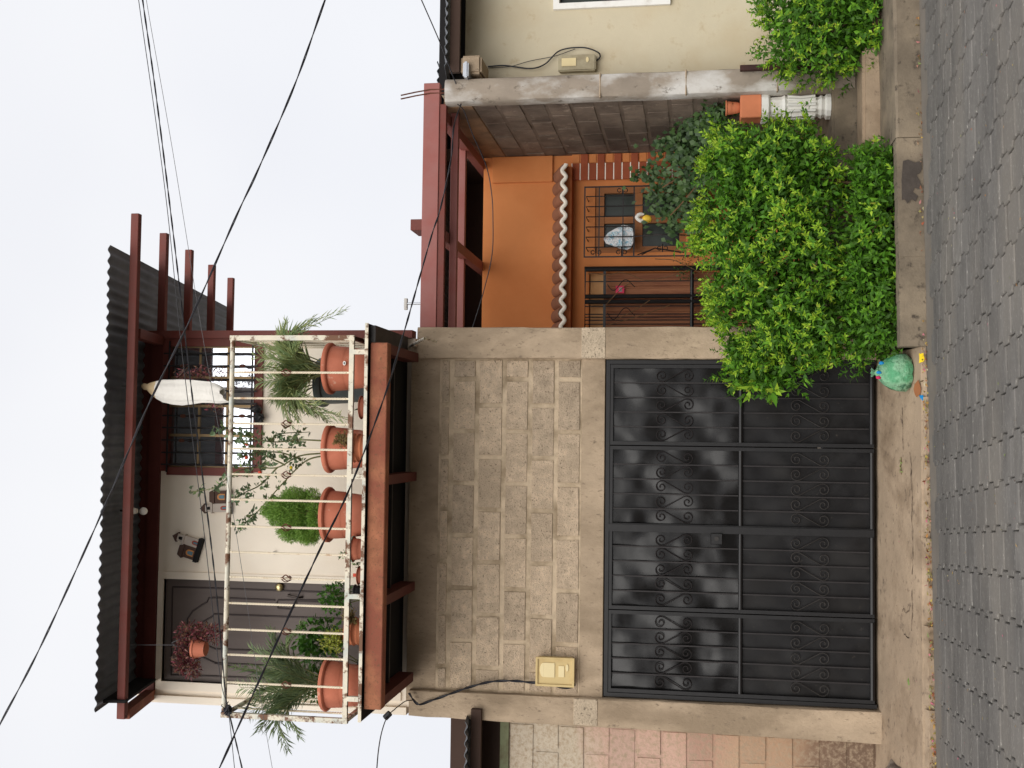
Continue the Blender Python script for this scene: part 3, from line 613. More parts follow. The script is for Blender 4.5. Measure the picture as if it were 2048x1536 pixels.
# balcony floor
BY = -1.02; BX0, BX1 = -1.985, .81
m = MB(); m.box((BX0 - .02, BY - .03, FZ - .006), (BX1 + .01, WY, FZ + .006)); bal = m.obj('balcony_floor', 'dark_inside', house)
m = MB(); m.box((BX0 - .02, BY - .036, FZ - .012), (BX1 + .012, BY - .0305, FZ + .012)); m.obj('edge_strip', 'rail_paint', bal)
fbx0, fbx1 = float(P(755, 1420, BY)[0]), float(P(757, 685, BY)[0]); fbz0, fbz1 = float(P(770, 1000, BY)[2]), FZ - .02
m = MB(); m.box((fbx0, BY, fbz0), (fbx1, BY + .10, fbz1), bev=.006); m.obj('front_beam', 'rust_beam', bal)
for x in (fbx0 + .04, float(P(790, 1190, -.6)[0]), float(P(790, 957, -.6)[0]), fbx1 - .04): MB().box((x - .035, BY + .101, fbz0 + .01), (x + .035, -.046, fbz1)).obj('joist', 'dark_steel', bal)
m = MB()
for a, b in ((fbx0 + .08, float(P(790, 1190, -.6)[0]) - .036), (float(P(790, 1190, -.6)[0]) + .036, float(P(790, 957, -.6)[0]) - .036), (float(P(790, 957, -.6)[0]) + .036, fbx1 - .08)): m.box((a, -.50, fbz1 - .04), (b, -.475, fbz1 + .0))
m.obj('floor_angle', 'iron_worn', bal)
m = MB(); m.box((fbx1 + .001, BY + .02, FZ - .05), (BX1, -.05, FZ - .0065)); m.obj('overhang_board', 'iron_worn', bal)
# railing
RY = -1.0
tl, tr = P(451, 1430, RY), P(462, 677, RY); bl, br = P(690, 1441, RY), P(703, 675, RY)
RXL, RXR = float((tl[0] + bl[0]) / 2), float((tr[0] + br[0]) / 2); RZT, RZB = 4.72, 3.812
m = MB(); m.tube([(RXL, RY, RZT), (RXR, RY, RZT)], .0185, 10); rail = m.obj('railing', 'rail_paint', house, smooth=True)
m = MB(); m.beam((RXL, RY, RZB), (RXR, RY, RZB), .03, .034); m.obj('bottom_rail', 'rail_paint', rail)
for x in (RXL, RXR): MB().beam((x, RY, RZB - .02), (x, RY, RZT + .018), .036, .036, up=(0, 1, 0)).obj('corner_post', 'rail_paint', rail)
for yy in (1398, 1193, 953, 704): x = float(P(715, yy, RY)[0]); MB().beam((x, RY, FZ + .006), (x, RY, RZB - .0175), .034, .034, up=(0, 1, 0)).obj('stub_post', 'rail_paint', rail)
tb = twisted_bar(RZT - RZB - .035, .0125, 16, 110, .02).mesh('baluster', 'bar_paint')
bk = MB()
for k in range(4):
    bk.tube([(.026 * math.sin(math.pi * t) * math.cos(k * math.pi / 2 + t * 2.6), .026 * math.sin(math.pi * t) * math.sin(k * math.pi / 2 + t * 2.6), (t - .5) * .085) for t in np.linspace(0, 1, 11)], .0046, 4)
bk.ball((0, 0, -.045), .008, 6, 4); bk.ball((0, 0, .045), .008, 6, 4); bkm = bk.mesh('basket_twist', 'rust')
for i, yy in enumerate((745, 797, 848, 898.5, 950, 1001, 1055, 1107, 1157, 1210, 1263, 1314, 1370)):
    x = float(P(573, yy, RY)[0]); b_ = link('baluster', tb, rail, (x, RY, RZB + .017))
    if i % 2 == 0: link('basket_twist', bkm, rail, (x, RY, float(P(573, yy, RY)[2])))
for x, sgn in ((RXL, -1), (RXR, 1)):
    MB().tube([(x, RY + .02, RZT - .002), (x, WY - .03, RZT - .002)], .0175, 8).obj('side_rail', 'rail_paint', rail, smooth=True)
    MB().beam((x, RY + .02, RZB), (x, WY - .03, RZB), .028, .03).obj('side_rail', 'rust' if sgn > 0 else 'rail_paint', rail)
    for yy in (-.79, -.58, -.37, -.16): link('baluster', tb, rail, (x, yy, RZB + .017))
m = MB(); m.tube([(RXR + .03, WY - .02, 3.66), (RXR + .05, -.4, 3.42), (RXR + .05, -.1, 3.40)], .012, 7); m.obj('brace', 'rail_paint', rail)

# ================================================================== GARAGE GATE
gate = thing('garage_gate', 'black sheet metal garage gate with scrolled bars in four leaves', 'gate', (-.67, .03, .02))
gx0, gx1, gz0, gz1 = GX0 + .012, GX1 - .008, .012, GT - .008; gy = .02
m = MB(); t = .03
m.box((gx0, gy - .015, gz0), (gx0 + t, gy + .03, gz1)); m.box((gx1 - t, gy - .015, gz0), (gx1, gy + .03, gz1)); m.box((gx0 + t, gy - .015, gz1 - t), (gx1 - t, gy + .03, gz1)); m.obj('frame', 'black_paint', gate)
mid = float(P(1481, 1060, gy)[2])
def scroll_pts(R=.049, cz=.1):
    phi = math.pi / 2; h = math.asin(R / cz); d = math.sqrt(cz * cz - R * R); T = V(d * math.cos(phi + h), 0, d * math.sin(phi + h)); C = V(0, 0, cz)
    a0 = math.atan2(T[2] - C[2], T[0] - C[0]); up = []
    for k in range(0, 26):
        s = k / 25; a = a0 - s * 2 * math.pi * 1.45; r = R * (1 - .82 * s ** .9); up.append(C + V(r * math.cos(a), 0, r * math.sin(a)) + V(0, 0, .0))
    lo = [-p for p in up]; return lo[::-1] + [V(0, 0, 0)] + up
sc_l = MB().tube(scroll_pts(), .0042, 4).mesh('scroll', 'iron'); sc_r = MB().tube([V(-p[0], p[1], p[2]) for p in scroll_pts()], .0042, 4).mesh('scroll', 'iron')
sw_l = MB().tube(scroll_pts(), .0042, 4).mesh('scroll', 'iron_worn'); sw_r = MB().tube([V(-p[0], p[1], p[2]) for p in scroll_pts()], .0042, 4).mesh('scroll', 'iron_worn')
LW = (gx1 - gx0 - 2 * t) / 4; s1, s2 = float(P(1348, 1060, gy)[2]), float(P(1620, 1060, gy)[2])
zb = gz0 + .05
bar_hi = MB().box((-.005, -.005, mid + .018), (.005, .005, gz1 - t - .02)).mesh('bar', 'iron'); bar_lo = MB().box((-.005, -.005, zb), (.005, .005, mid - .018)).mesh('bar', 'iron')
for i in range(4):
    a, b = gx0 + t + i * LW + .004, gx0 + t + (i + 1) * LW - .004; w = .028
    m = MB(); m.box((a, gy - .01, zb - .034), (a + w, gy + .02, gz1 - t - .003)); m.box((b - w, gy - .01, zb - .034), (b, gy + .02, gz1 - t - .003)); m.box((a + w, gy - .008, gz1 - t - .026), (b - w, gy + .02, gz1 - t - .003))
    leaf = m.obj('gate_leaf', 'black_paint', gate)
    m = MB(); m.tube([(a + w, gy + .004, mid), (b - w, gy + .004, mid)], .0165, 8); m.obj('mid_rail', 'black_paint', leaf, smooth=True)
    m = MB(); m.tube([(a + w, gy - .002, zb - .018), (b - w, gy - .002, zb - .018)], .019, 8); m.obj('bottom_rail', 'black_paint', leaf, smooth=True)
    for (z0_, z1_, mm) in ((mid, gz1 - t - .01, 'black_sheet'), (zb - .03, mid, 'black_sheet_dusty')):
        nx, nz = 15, 22; g = MB(); vs = []; rr = random.Random(i * 10 + (1 if mm == 'black_sheet' else 2))
        ph = [rr.uniform(0, 6) for _ in range(6)]
        for q in range(nz + 1):
            for r_ in range(nx + 1):
                x = a + .004 + (b - a - .008) * r_ / nx; z = z0_ + (z1_ - z0_) * q / nz
                y = gy + .032 + .004 * math.sin(x * 9 + ph[0] + 2 * z) * math.sin(z * 7 + ph[1]) + .0022 * math.sin(x * 23 + ph[2]) * math.sin(z * 19 + ph[3] + 4 * x); vs.append((x, y, z))
        n1 = nx + 1; fs = [(q * n1 + r_, q * n1 + r_ + 1, (q + 1) * n1 + r_ + 1, (q + 1) * n1 + r_) for q in range(nz) for r_ in range(nx)]
        g.add(vs, fs); g.obj('panel', mm, leaf, smooth=True)
    gap = (b - a - 2 * w) / 5
    for k in range(1, 5):
        x = a + w + gap * k; link('bar', bar_hi, leaf, (x, gy + .008, 0)); link('bar', bar_lo, leaf, (x, gy + .008, 0))
    for k in range(5):
        x = a + w + gap * (k + .5); fl = (k + i) % 2
        link('scroll', sc_l if fl else sc_r, leaf, (x, gy + .002, s1)); link('scroll', sw_l if (fl if k != 2 else not fl) else sw_r, leaf, (x, gy + .002, s2))
lx_ = gx0 + t + 2 * LW
m = MB(); m.box((lx_ - .028, gy - .024, gz0 + .02), (lx_ + .024, gy - .011, gz1 - t)); m.obj('meeting_strip', 'black_paint', gate)
k = P(1433, 1077, gy - .03); m = MB(); m.box((k[0] - .045, gy - .045, k[2] - .045), (k[0] + .04, gy - .0105, k[2] + .045), bev=.005); lk = m.obj('lock', 'black_paint', gate)
m = MB(); m.tube([(k[0], gy - .046, k[2]), (k[0], gy - .055, k[2])], .018, 10); m.obj('keyhole', 'iron_worn', lk)

# ================================================================== ELECTRIC METER ON THE BLOCK WALL
mx0, mx1 = float(P(1110, 1371, -.06)[0]), float(P(1110, 1315, -.06)[0]); mz0, mz1 = float(P(1148, 1345, -.06)[2]), float(P(1073, 1345, -.06)[2])
met = thing('electric_meter', 'yellowed plastic electric meter box on the block wall beside the gate', 'meter box', ((mx0 + mx1) / 2, 0, mz0))
MB().box((mx0, -.075, mz0), (mx1, -.004, mz1), bev=.012).obj('case', 'meter_plastic', met)
m = MB(); e = .012
m.box((mx0 - .004, -.088, mz0 - .004), (mx0 + e, -.0755, mz1 + .004)); m.box((mx1 - e, -.088, mz0 - .004), (mx1 + .004, -.0755, mz1 + .004)); m.box((mx0 + e, -.088, mz0 - .004), (mx1 - e, -.0755, mz0 + e)); m.box((mx0 + e, -.088, mz1 - e), (mx1 - e, -.0755, mz1 + .004)); m.obj('rim', 'meter_plastic', met)
c0 = P(1095, 1340, -.08); m = MB(); m.box((c0[0] - .055, -.082, c0[2] - .055), (c0[0] + .055, -.0755, c0[2] + .03)); m.prism([(c0[0] + .055 * math.cos(a), c0[2] + .0305 + .03 * math.sin(a)) for a in np.linspace(0, math.pi, 12)], -.082, -.0755); m.obj('dial_window', 'meter_pale', met)
c1 = P(1134, 1336, -.08); m = MB(); m.prism([(c1[0] + .028 * math.cos(a), c1[2] + .011 * math.sin(a)) for a in np.linspace(0, 2 * math.pi, 16, endpoint=False)], -.082, -.0755); m.obj('seal_label', 'meter_pale', met)
m = MB(); m.box((c0[0] - .05, -.081, c0[2] - .13), (c0[0] + .035, -.0755, c0[2] - .085)); m.obj('rating_plate', 'meter_pale', met)

# ================================================================== PORCH HOUSE (orange)
OY = 1.75
ph = thing('porch_house', 'orange painted house wall set back in a porch with grilled window and door', 'house', (1.8, OY, .17))
oz_top = float(P(966, 450, OY)[2]); px0 = .875
wnx0, wnx1 = float(P(1270, 505, OY)[0]), float(P(1270, 372, OY)[0]); wnz0, wnz1 = float(P(1372, 440, OY)[2]), float(P(1190, 440, OY)[2])
drx1, drz1 = float(P(1250, 545, OY)[0]), float(P(1178, 600, OY)[2])
m = quadwall(MB(), OY, OY + .16, px0, 2.70, .17, oz_top, [(wnx0, wnx1, wnz0, wnz1), (px0, drx1, .17, drz1)]); m.obj('wall', 'orange', ph)
pz0, pz1 = float(P(1016, 350, OY)[2]), oz_top + .3
# slightly proud right hand strip with a rough edge
qx0 = float(P(1040, 366, OY)[0]); m = MB(); m.box((qx0, OY - .03, float(P(1106, 350, OY)[2])), (2.699, OY - .001, float(P(985, 350, OY)[2])), bev=.005); m.obj('wall_strip', 'orange', ph)
# back of the porch roof space, its shade put into a dark wall colour
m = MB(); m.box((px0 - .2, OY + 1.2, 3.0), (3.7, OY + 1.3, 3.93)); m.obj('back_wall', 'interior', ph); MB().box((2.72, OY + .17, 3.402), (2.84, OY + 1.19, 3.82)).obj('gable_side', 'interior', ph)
# ledge of clay tiles with a lime edge
lz = float(P(1120, 500, OY - .2)[2]); tx0, tx1 = px0 + .0, float(P(1120, 332, OY - .2)[0])
per = (tx1 - float(P(1120, 655, OY - .2)[0])) / 12.5; nt_ = int((tx1 - tx0) / per)
m = MB(); m.box((tx0, OY - .17, lz - .10), (tx1, OY - .001, lz - .045)); led = m.obj('tile_ledge', 'orange_trim', ph)
tilem = MB(); 
A0 = [(per * .5 * math.cos(a), .045 * math.sin(a)) for a in np.linspace(0, math.pi, 11)]; A1 = [(.82 * x, .78 * z) for x, z in A0]
vs = [(x, -.27, z - .02) for x, z in A0] + [(x, -.005, z + .075) for x, z in A0] + [(x * .85, -.27, z * .8 - .02) for x, z in A0] + [(x * .85, -.005, z * .8 + .075) for x, z in A0]; n = 11
fs = [(i, i + 1, n + i + 1, n + i) for i in range(n - 1)] + [(2 * n + i + 1, 2 * n + i, 3 * n + i, 3 * n + i + 1) for i in range(n - 1)] + [(i + 1, i, 2 * n + i, 2 * n + i + 1) for i in range(n - 1)] + [(n + i, n + i + 1, 3 * n + i + 1, 3 * n + i) for i in range(n - 1)] + [(0, n, 3 * n, 2 * n), (n - 1, 3 * n - 1, 4 * n - 1, 2 * n - 1)]
tilem.add(vs, fs); tme = tilem.mesh('roof_tile', 'tile', smooth=True)
for i in range(nt_): 
    o = link('roof_tile', tme, led, (tx1 - per * (i + .5), OY, lz - .02 + random.uniform(-.004, .004))); o.rotation_euler = (random.uniform(-.02, .02), 0, random.uniform(-.02, .02))
m = MB(); L = tx1 - tx0; xs = np.linspace(0, L, int(L / per * 16)); wv = [(tx1 - x, OY - .277, lz - .058 + .03 * (1 - math.cos(2 * math.pi * x / per)) / 2 * 1.2) for x in xs]
m.tube(wv, .0195, 8); m.obj('lime_edge', 'lime', led, smooth=True)
# brick quoin at the right edge
qz = [float(P(v, 340, OY)[2]) for v in (1145 + 16.65 * k for k in range(0, 25))]
m = MB(); m.box((float(P(1240, 358, OY)[0]), OY - .045, qz[-1]), (2.698, OY - .002, qz[0])); quo = m.obj('quoin', 'orange', ph)
ql, qm, qr = float(P(1240, 361, OY)[0]), float(P(1240, 328, OY)[0]), 2.695
for k in range(24):
    za, zb2 = qz[k + 1] + .005, qz[k] - .005; xr = qr if k % 2 else qm
    MB().box((ql, OY - .065, za), (xr, OY - .046, zb2), bev=.003).obj('brick', 'brick', quo)
    if k % 2 == 0: MB().box((qm + .008, OY - .056, za + .004), (qr, OY - .046, zb2 - .004)).obj('half_brick', 'orange', quo)
    MB().box((ql, OY - .062, zb2), (qm, OY - .0455, zb2 + .0095)).obj('lime_joint', 'lime', quo)
# window of four dark panes in wooden frames, behind a cage of iron bars
fw = .06
m = MB(); m.box((wnx0, OY + .02, wnz0), (wnx0 + fw, OY + .12, wnz1)); m.box((wnx1 - fw, OY + .02, wnz0), (wnx1, OY + .12, wnz1)); m.box((wnx0 + fw, OY + .02, wnz0), (wnx1 - fw, OY + .12, wnz0 + fw)); m.box((wnx0 + fw, OY + .02, wnz1 - fw * 1.4), (wnx1 - fw, OY + .12, wnz1)); pw = m.obj('window', 'wood_window', ph)
zm, xm = float(P(1277, 440, OY)[2]), float(P(1250, 438, OY)[0])
MB().box((wnx0 + fw, OY + .03, zm - .035), (wnx1 - fw, OY + .11, zm + .035)).obj('transom', 'wood_window', pw)
for a, b in ((wnz0 + fw, zm - .035), (zm + .035, wnz1 - fw * 1.4)):
    MB().box((xm - .035, OY + .03, a), (xm + .035, OY + .11, b)).obj('mullion', 'wood_window', pw)
    for x0, x1 in ((wnx0 + fw, xm - .035), (xm + .035, wnx1 - fw)): MB().box((x0, OY + .07, a), (x1, OY + .076, b)).obj('pane', 'dark_glass', pw)
m = MB(); m.box((wnx0 - .05, OY - .10, wnz0 - .05), (wnx1 + .05, OY + .02, wnz0 - .002), bev=.006); m.obj('sill', 'orange', pw)
m = MB(); m.box((wnx0, OY + .14, wnz0), (wnx1, OY + .15, wnz1)); m.obj('room_dark', 'dark_inside', pw)
CY = OY - .22; cgx0, cgx1 = float(P(1270, 514, CY)[0]), float(P(1270, 371, CY)[0]); cgz0, cgz1 = float(P(1385, 440, CY)[2]), float(P(1168, 440, CY)[2])
m = MB()
m.box((cgx0, CY - .006, cgz0), (cgx0 + .012, CY + .006, cgz1)); m.box((cgx1 - .012, CY - .006, cgz0), (cgx1, CY + .006, cgz1)); m.box((cgx0 + .012, CY - .006, cgz1 - .012), (cgx1 - .012, CY + .006, cgz1)); m.box((cgx0 + .012, CY - .006, cgz0), (cgx1 - .012, CY + .006, cgz0 + .012))
cage = m.obj('window_grille', 'iron', ph)
zmid = float(P(1268, 440, CY)[2]); MB().box((cgx0 + .012, CY - .005, zmid - .006), (cgx1 - .012, CY + .005, zmid + .006)).obj('cross_bar', 'iron', cage)
for k in range(1, 7):
    x = cgx0 + (cgx1 - cgx0) * k / 7; MB().tube([(x, OY, cgz1 - .02), (x, CY, cgz1 - .02), (x, CY, zmid)], .0055, 5).obj('bar', 'iron', cage)
for k in (2, 5):
    x = cgx0 + (cgx1 - cgx0) * k / 7; MB().tube(smooth_path([(x, CY, zmid), (x, CY - .05, zmid - .12), (x, CY - .09, zmid - .28), (x, CY, cgz0)]), .0055, 5).obj('bar', 'iron', cage)
for zz in (cgz1 - .14, cgz1 - .36): MB().box((cgx0 + .012, CY - .004, zz - .005), (cgx1 - .012, CY + .004, zz + .005)).obj('cross_bar', 'iron', cage)
for (zz, xx) in ((float(P(1192, 505, CY)[2]), 0), (float(P(1243, 505, CY)[2]), 0), (float(P(1325, 495, CY)[2]), .03), (float(P(1245, 378, CY)[2]), cgx1 - cgx0 - .09)):
    m = MB()
    for s_ in (-1, 1): m.tube([(cgx0 + xx + .01 + .018 * (1 - math.cos(a)) + .02, CY, zz + s_ * (.03 - .0 + .016 * math.sin(a) * 1)) for a in np.linspace(-1.2, 4.2, 16)], .004, 4)
    m.tube([(cgx0 + xx + .012, CY, zz), (cgx0 + xx + .09, CY, zz)], .005, 4); m.obj('scroll', 'iron', cage)
for s_ in (0, 1): MB().tube([(cgx0 + .02 + .0 * s_, CY, float(P(1275 + 8 * s_, 510, CY)[2])), (cgx0 + .08, CY, float(P(1310, 500, CY)[2])), (cgx0 + .035, CY, float(P(1368 - 6 * s_, 508, CY)[2]))], .005, 4).obj('bow_bar', 'iron', cage)
# ornaments at the window: a curled white plaque and a small yellow bird
pc = P(1235, 475, CY + .05); pl = thing('wall_plaque', 'white and blue plaque of raised curls hung behind the orange wall window bars', 'ornament', (pc[0], CY + .05, pc[2]))
outl = [(1207, 478), (1216, 466), (1230, 458), (1246, 450), (1258, 452), (1266, 462), (1268, 474), (1266, 486), (1262, 496), (1254, 500), (1240, 497), (1224, 491), (1212, 487)]
m = MB(); pts = [P(x, y, CY + .05) for x, y in outl]; m.prism([(p[0], p[2]) for p in pts][::-1], CY + .04, CY + .065); m.obj('plate', 'ice_white', pl)
m = MB()
for k, (x, y) in enumerate([(1222, 470), (1232, 466), (1242, 458), (1252, 456), (1260, 460), (1264, 470), (1262, 480), (1256, 478), (1250, 468), (1258, 490), (1250, 494), (1240, 492), (1246, 484), (1230, 486), (1220, 480), (1238, 474)]):
    q = P(x, y, CY + .036); r = random.uniform(.018, .026); c_ = MB(); c_.tube([(q[0] + r * (1 - t_ * .7) * math.cos(t_ * 9 + k), CY + .036, q[2] + r * (1 - t_ * .7) * math.sin(t_ * 9 + k)) for t_ in np.linspace(0, 1, 14)], .0045, 4); c_.obj('curl', 'ice_curl', pl)
bc = P(1290, 437, CY - .02); bird = thing('bird_ornament', 'small yellow and white bird ornament perched on the porch window bars', 'ornament', (bc[0], CY - .02, bc[2]))
m = MB(); m.ball(P(1294, 438, CY - .02), (.04, .03, .045), 12, 8); m.obj('body', 'bird_yellow', bird, smooth=True)
m = MB(); m.tube(smooth_path([P(1288, 428, CY - .02), P(1279, 429, CY - .03), P(1274, 435, CY - .035), P(1280, 441, CY - .03), P(1286, 441, CY - .02)]), [.008, .01, .012, .014, .015, .016, .017, .018, .018, .019, .019, .019, .019, .019, .019, .019, .019, .019, .018, .018, .018, .018, .018, .018, .018, .018, .018, .018, .018, .018, .018, .018, .018][:33], 8); m.obj('head', 'white_paint', bird, smooth=True)
# wooden door and the black pipe-framed grille in front of it
m = MB(); m.box((px0, OY + .06, .17), (drx1, OY + .1, drz1)); pd = m.obj('door', 'wood', ph)
dl = [float(P(v, 600, OY)[2]) for v in (1180, 1206)]; MB().box((px0, OY + .03, dl[1]), (drx1 - .002, OY + .059, dl[0])).obj('head_panel', 'wood_pale', pd)
MB().box((drx1 - .05, OY + .03, .17), (drx1 - .003, OY + .0595, dl[1] - .001)).obj('jamb', 'wood', pd)
for k in range(5):
    x = px0 + .1 + k * .12; MB().box((x, OY + .045, .2), (x + .1, OY + .0595, dl[1] - .02), bev=.004).obj('plank', 'wood', pd)
nq = P(1240, 579, OY + .02); m = MB(); m.box((nq[0] - .035, OY + .018, nq[2] - .04), (nq[0] + .035, OY + .022, nq[2] + .04)); nt2 = m.obj('notice', 'pink_notice', pd)
MB().box((nq[0] - .022, OY + .0165, nq[2] - .02), (nq[0] + .02, OY + .0178, nq[2] + .012)).obj('notice_print', 'notice_grey', nt2)
GY = OY - .10
m = MB(); gxa = float(P(1300, 537, GY)[0]); gxb = px0 + .01; gzt = float(P(1170, 600, GY)[2]); gxm = float(P(1300, 597, GY)[0]); gzm = float(P(1384, 560, GY)[2])
m.tube([(gxa, GY, .2), (gxa, GY, gzt), (gxb, GY, gzt), (gxb, GY, .2)], .026, 8); gd = m.obj('grille_door', 'black_paint', ph, smooth=True)
for dx in (-.028, .022): MB().tube([(gxm + dx, GY, .2), (gxm + dx, GY, gzt)], .02, 8).obj('stile', 'black_paint', gd, smooth=True)
MB().tube([(gxa, GY, gzm), (gxb, GY, gzm)], .018, 8).obj('cross_rail', 'black_paint', gd, smooth=True)
hz_ = float(P(1209, 600, GY)[2]); MB().box((gxb, GY - .008, hz_ - .012), (gxm - .05, GY + .008, hz_ + .012)).obj('cross_rail', 'black_paint', gd); MB().box((gxm + .044, GY - .008, hz_ - .012), (gxa - .02, GY + .008, hz_ + .012)).obj('cross_rail', 'black_paint', gd)
for yy in (562, 612, 628, 634, 640, 648): x = float(P(1300, yy, GY)[0]); MB().tube([(x, GY + .01, .2), (x, GY + .01, gzt)], .0055, 5).obj('bar', 'iron', gd)
for (y0, y1, fl) in ((556, 582, 1), (612, 640, -1)):
    pts = [P(1215 + 55 * t_, (y0 + y1) / 2 + (y1 - y0) / 2 * math.sin(t_ * 7) * (1 - .4 * t_), GY) for t_ in np.linspace(0, 1, 30)]; MB().tube([(p[0], GY - .004, p[2]) for p in pts], .004, 4).obj('scroll', 'iron', gd)
# porch roof: front fascia, second purlin, rafters, sheet
bz0, bz1 = float(P(876, 430, 0)[2]), float(P(844, 430, 0)[2]); lipz = float(P(890, 430, 0)[2])
prf = corrugated(.7, 3.6, 1.56, 3.2, lambda y: 3.80 + .1 * (y - 1.56), .087, .014, 'porch_roof', ['tin', 'tin_under'], ph)
MB().box((.892, -.01, bz0), (2.885, .06, bz1), bev=.004).obj('fascia_beam', 'pink_steel', prf)
MB().box((.892, .0, bz0 - .055), (2.71, .05, bz0 - .001), bev=.003).obj('fascia_lip', 'red_steel', prf)
for Y, h in ((.22, .06), (1.0, .11)): zt = bz0 - .05 if Y < .5 else float(P(905, 450, 1.0)[2]); MB().box((.892, Y, zt - h), (2.70, Y + .06, zt), bev=.003).obj('purlin', 'pink_steel', prf)
rfz = 3.375
for x in (1.65, 2.63): MB().box((x - .045, .062, rfz), (x + .045, OY + .4, rfz + .075), bev=.003).obj('rafter', 'pink_steel', prf)
for Y, zz in ((.062, 3.45),): pass
sq = P(831, 453, .1); m = MB(); m.box((sq[0] - .045, .02, bz1 + .0), (sq[0] + .045, .3, bz1 + .1), bev=.004); m.obj('beam_stub', 'red_steel', prf)

# ================================================================== BOUNDARY WALL BETWEEN PORCH AND RIGHT NEIGHBOUR
bwall = thing('boundary_wall', 'grey block boundary wall with round edged concrete end pillar beside the porch', 'wall', (2.8, .5, .17))
stop = 3.16
core = MB().box((2.706, .05, .17), (2.86, OY + 1.2, stop)).obj('wall_core', 'side_mortar', bwall)
cs = [stop - .198 * k for k in range(16)][::-1]
lay_blocks(core, .06, OY - .005, 0, cs, 2.706, 'side_block', .12, axis='y', joint=.009)
MB().box((2.698, .05, stop + .001), (2.87, OY + 1.2, 3.40), bev=.006).obj('cap_beam', 'side_beam', bwall)
m = rough_pillar(2.70, 2.905, -.06, .055, .172, 3.37, 'end_pillar', 'concrete_grey', bwall, bev=.05, wob=.003)
for v in (1200, 1372, 1555, 1640):
    z = float(P(v, 180, -.06)[2]); MB().box((2.7035, -.0635, z - .006), (2.9015, .04, z + .006), bev=.004).obj('mortar_band', 'concrete', bwall)
for dx in (0, .03): MB().tube([(2.80 + dx, 0, 3.3), (2.80 + dx, -.01, 3.5), (2.80 + dx - .02, -.02, 3.62), (2.805 + dx - .05, -.03, 3.74)], .006, 6).obj('rebar', 'rust', bwall)

# ================================================================== RIGHT NEIGHBOUR
nb = thing('right_neighbour_house', 'cream plastered neighbouring house with dark tin eave and white framed window', 'house', (4.2, .5, .1)); NY = .40
rwx0 = float(P(1200, 17, NY)[0]); rwz1, rwz0 = float(P(1112, 8, NY)[2]), float(P(1336, 8, NY)[2])
m = quadwall(MB(), NY, NY + .15, 2.906, 7, .1, 3.5, [(rwx0 + .04, rwx0 + 1.2, rwz0 + .02, rwz1 - .02)]); m.obj('wall', 'cream_right', nb)
m = MB(); e = .05; a, b = rwx0, rwx0 + 1.24
m.box((a, NY - .03, rwz0 - .02), (a + e, NY + .05, rwz1 + .02)); m.box((b - e, NY - .03, rwz0 - .02), (b, NY + .05, rwz1 + .02)); m.box((a + e, NY - .03, rwz0 - .02), (b - e, NY + .05, rwz0 + .03)); m.box((a + e, NY - .03, rwz1 - .03), (b - e, NY + .05, rwz1 + .02)); nw = m.obj('window', 'white_paint', nb)
MB().box((a + e, NY + .08, rwz0), (b - e, NY + .09, rwz1)).obj('pane', 'dark_glass', nw)
for k in (1, 2, 3): x = a + (b - a) * k / 4; MB().box((x - .008, NY + .0, rwz0 + .03), (x + .008, NY + .02, rwz1 - .03)).obj('bar', 'white_paint', nw)
NEY = -.12; nez = float(P(892, 60, NEY)[2]); 
nr = corrugated(float(P(896, 132, NEY)[0]), 7, NEY, 5, lambda y: nez + .16 * (y - NEY), .078, .0105, 'roof', ['tin', 'tin_under'], nb)
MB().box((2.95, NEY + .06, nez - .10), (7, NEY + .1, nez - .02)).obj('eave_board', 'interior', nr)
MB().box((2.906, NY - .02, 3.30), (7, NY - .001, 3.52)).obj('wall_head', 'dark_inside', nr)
p0, p1 = P(902, 155, NEY), P(912, 128, NEY); MB().box((p0[0], NEY + .0, p1[2] - .10), (p0[0] + .13, NEY + .28, p1[2] - .055), bev=.012).obj('flashing', 'galvanised', nr)
hb = P(943, 132, -.02); MB().box((hb[0] - .07, -.05, hb[2] - .085), (hb[0] + .08, .30, hb[2] + .085), bev=.018).obj('corbel_block', 'concrete', nb)
# its meter
a0, a1 = P(1118, 148, NY), P(1192, 108, NY - .06); nm = thing('electric_meter', 'grey electric meter box on the cream right hand wall beside the pillar', 'meter box', ((a0[0] + a1[0]) / 2, NY, a1[2]))
nx0, nx1, nz0_, nz1_ = float(a0[0]), float(a1[0]), float(a1[2]), float(a0[2])
MB().box((nx0, NY - .07, nz0_), (nx1, NY - .001, nz1_), bev=.01).obj('case', 'meter_grey', nm)
MB().box((nx0 + .04, NY - .076, nz1_ - .15), (nx1 - .03, NY - .0705, nz1_ - .03)).obj('dial_window', 'meter_pale', nm)
MB().prism([((nx0 + nx1) / 2 + .02 + .022 * math.cos(a), nz0_ + .07 + .012 * math.sin(a)) for a in np.linspace(0, 2 * math.pi, 14, endpoint=False)], NY - .076, NY - .0705).obj('seal_label', 'meter_pale', nm)
m = MB(); m.tube(smooth_path([P(976, 133, NY - .02), P(1010, 131, NY - .03), P(1060, 137, NY - .04), P(1090, 128, NY - .04), P(1120, 101, NY - .04), P(1165, 95, NY - .05), P(1195, 104, NY - .05), P(1200, 114, NY - .03), P(1192, 122, NY - .03)]), .006, 6)
tag(m.obj('meter_cable', 'cable'), 'black cable looping down the cream wall into the grey meter', 'cable')
m = MB(); m.tube(smooth_path([P(976, 136, NY - .02), P(1020, 133, NY - .03), P(1060, 122, NY - .03), P(1110, 112, NY - .03), P(1150, 98, NY - .03)]), .003, 5)
tag(m.obj('thin_wire', 'cable'), 'thin tie wire sagging across the cream wall above the grey meter', 'wire')
a, b = P(1480, 137, -.12), P(1650, 146, -.12); m = MB(); m.box((a[0] - .022, -.14, b[2]), (a[0] + .022, -.10, a[2]), bev=.004); tag(m.obj('steel_post', 'brown_pipe'), 'short dark brown steel post standing against the right pillar', 'post')

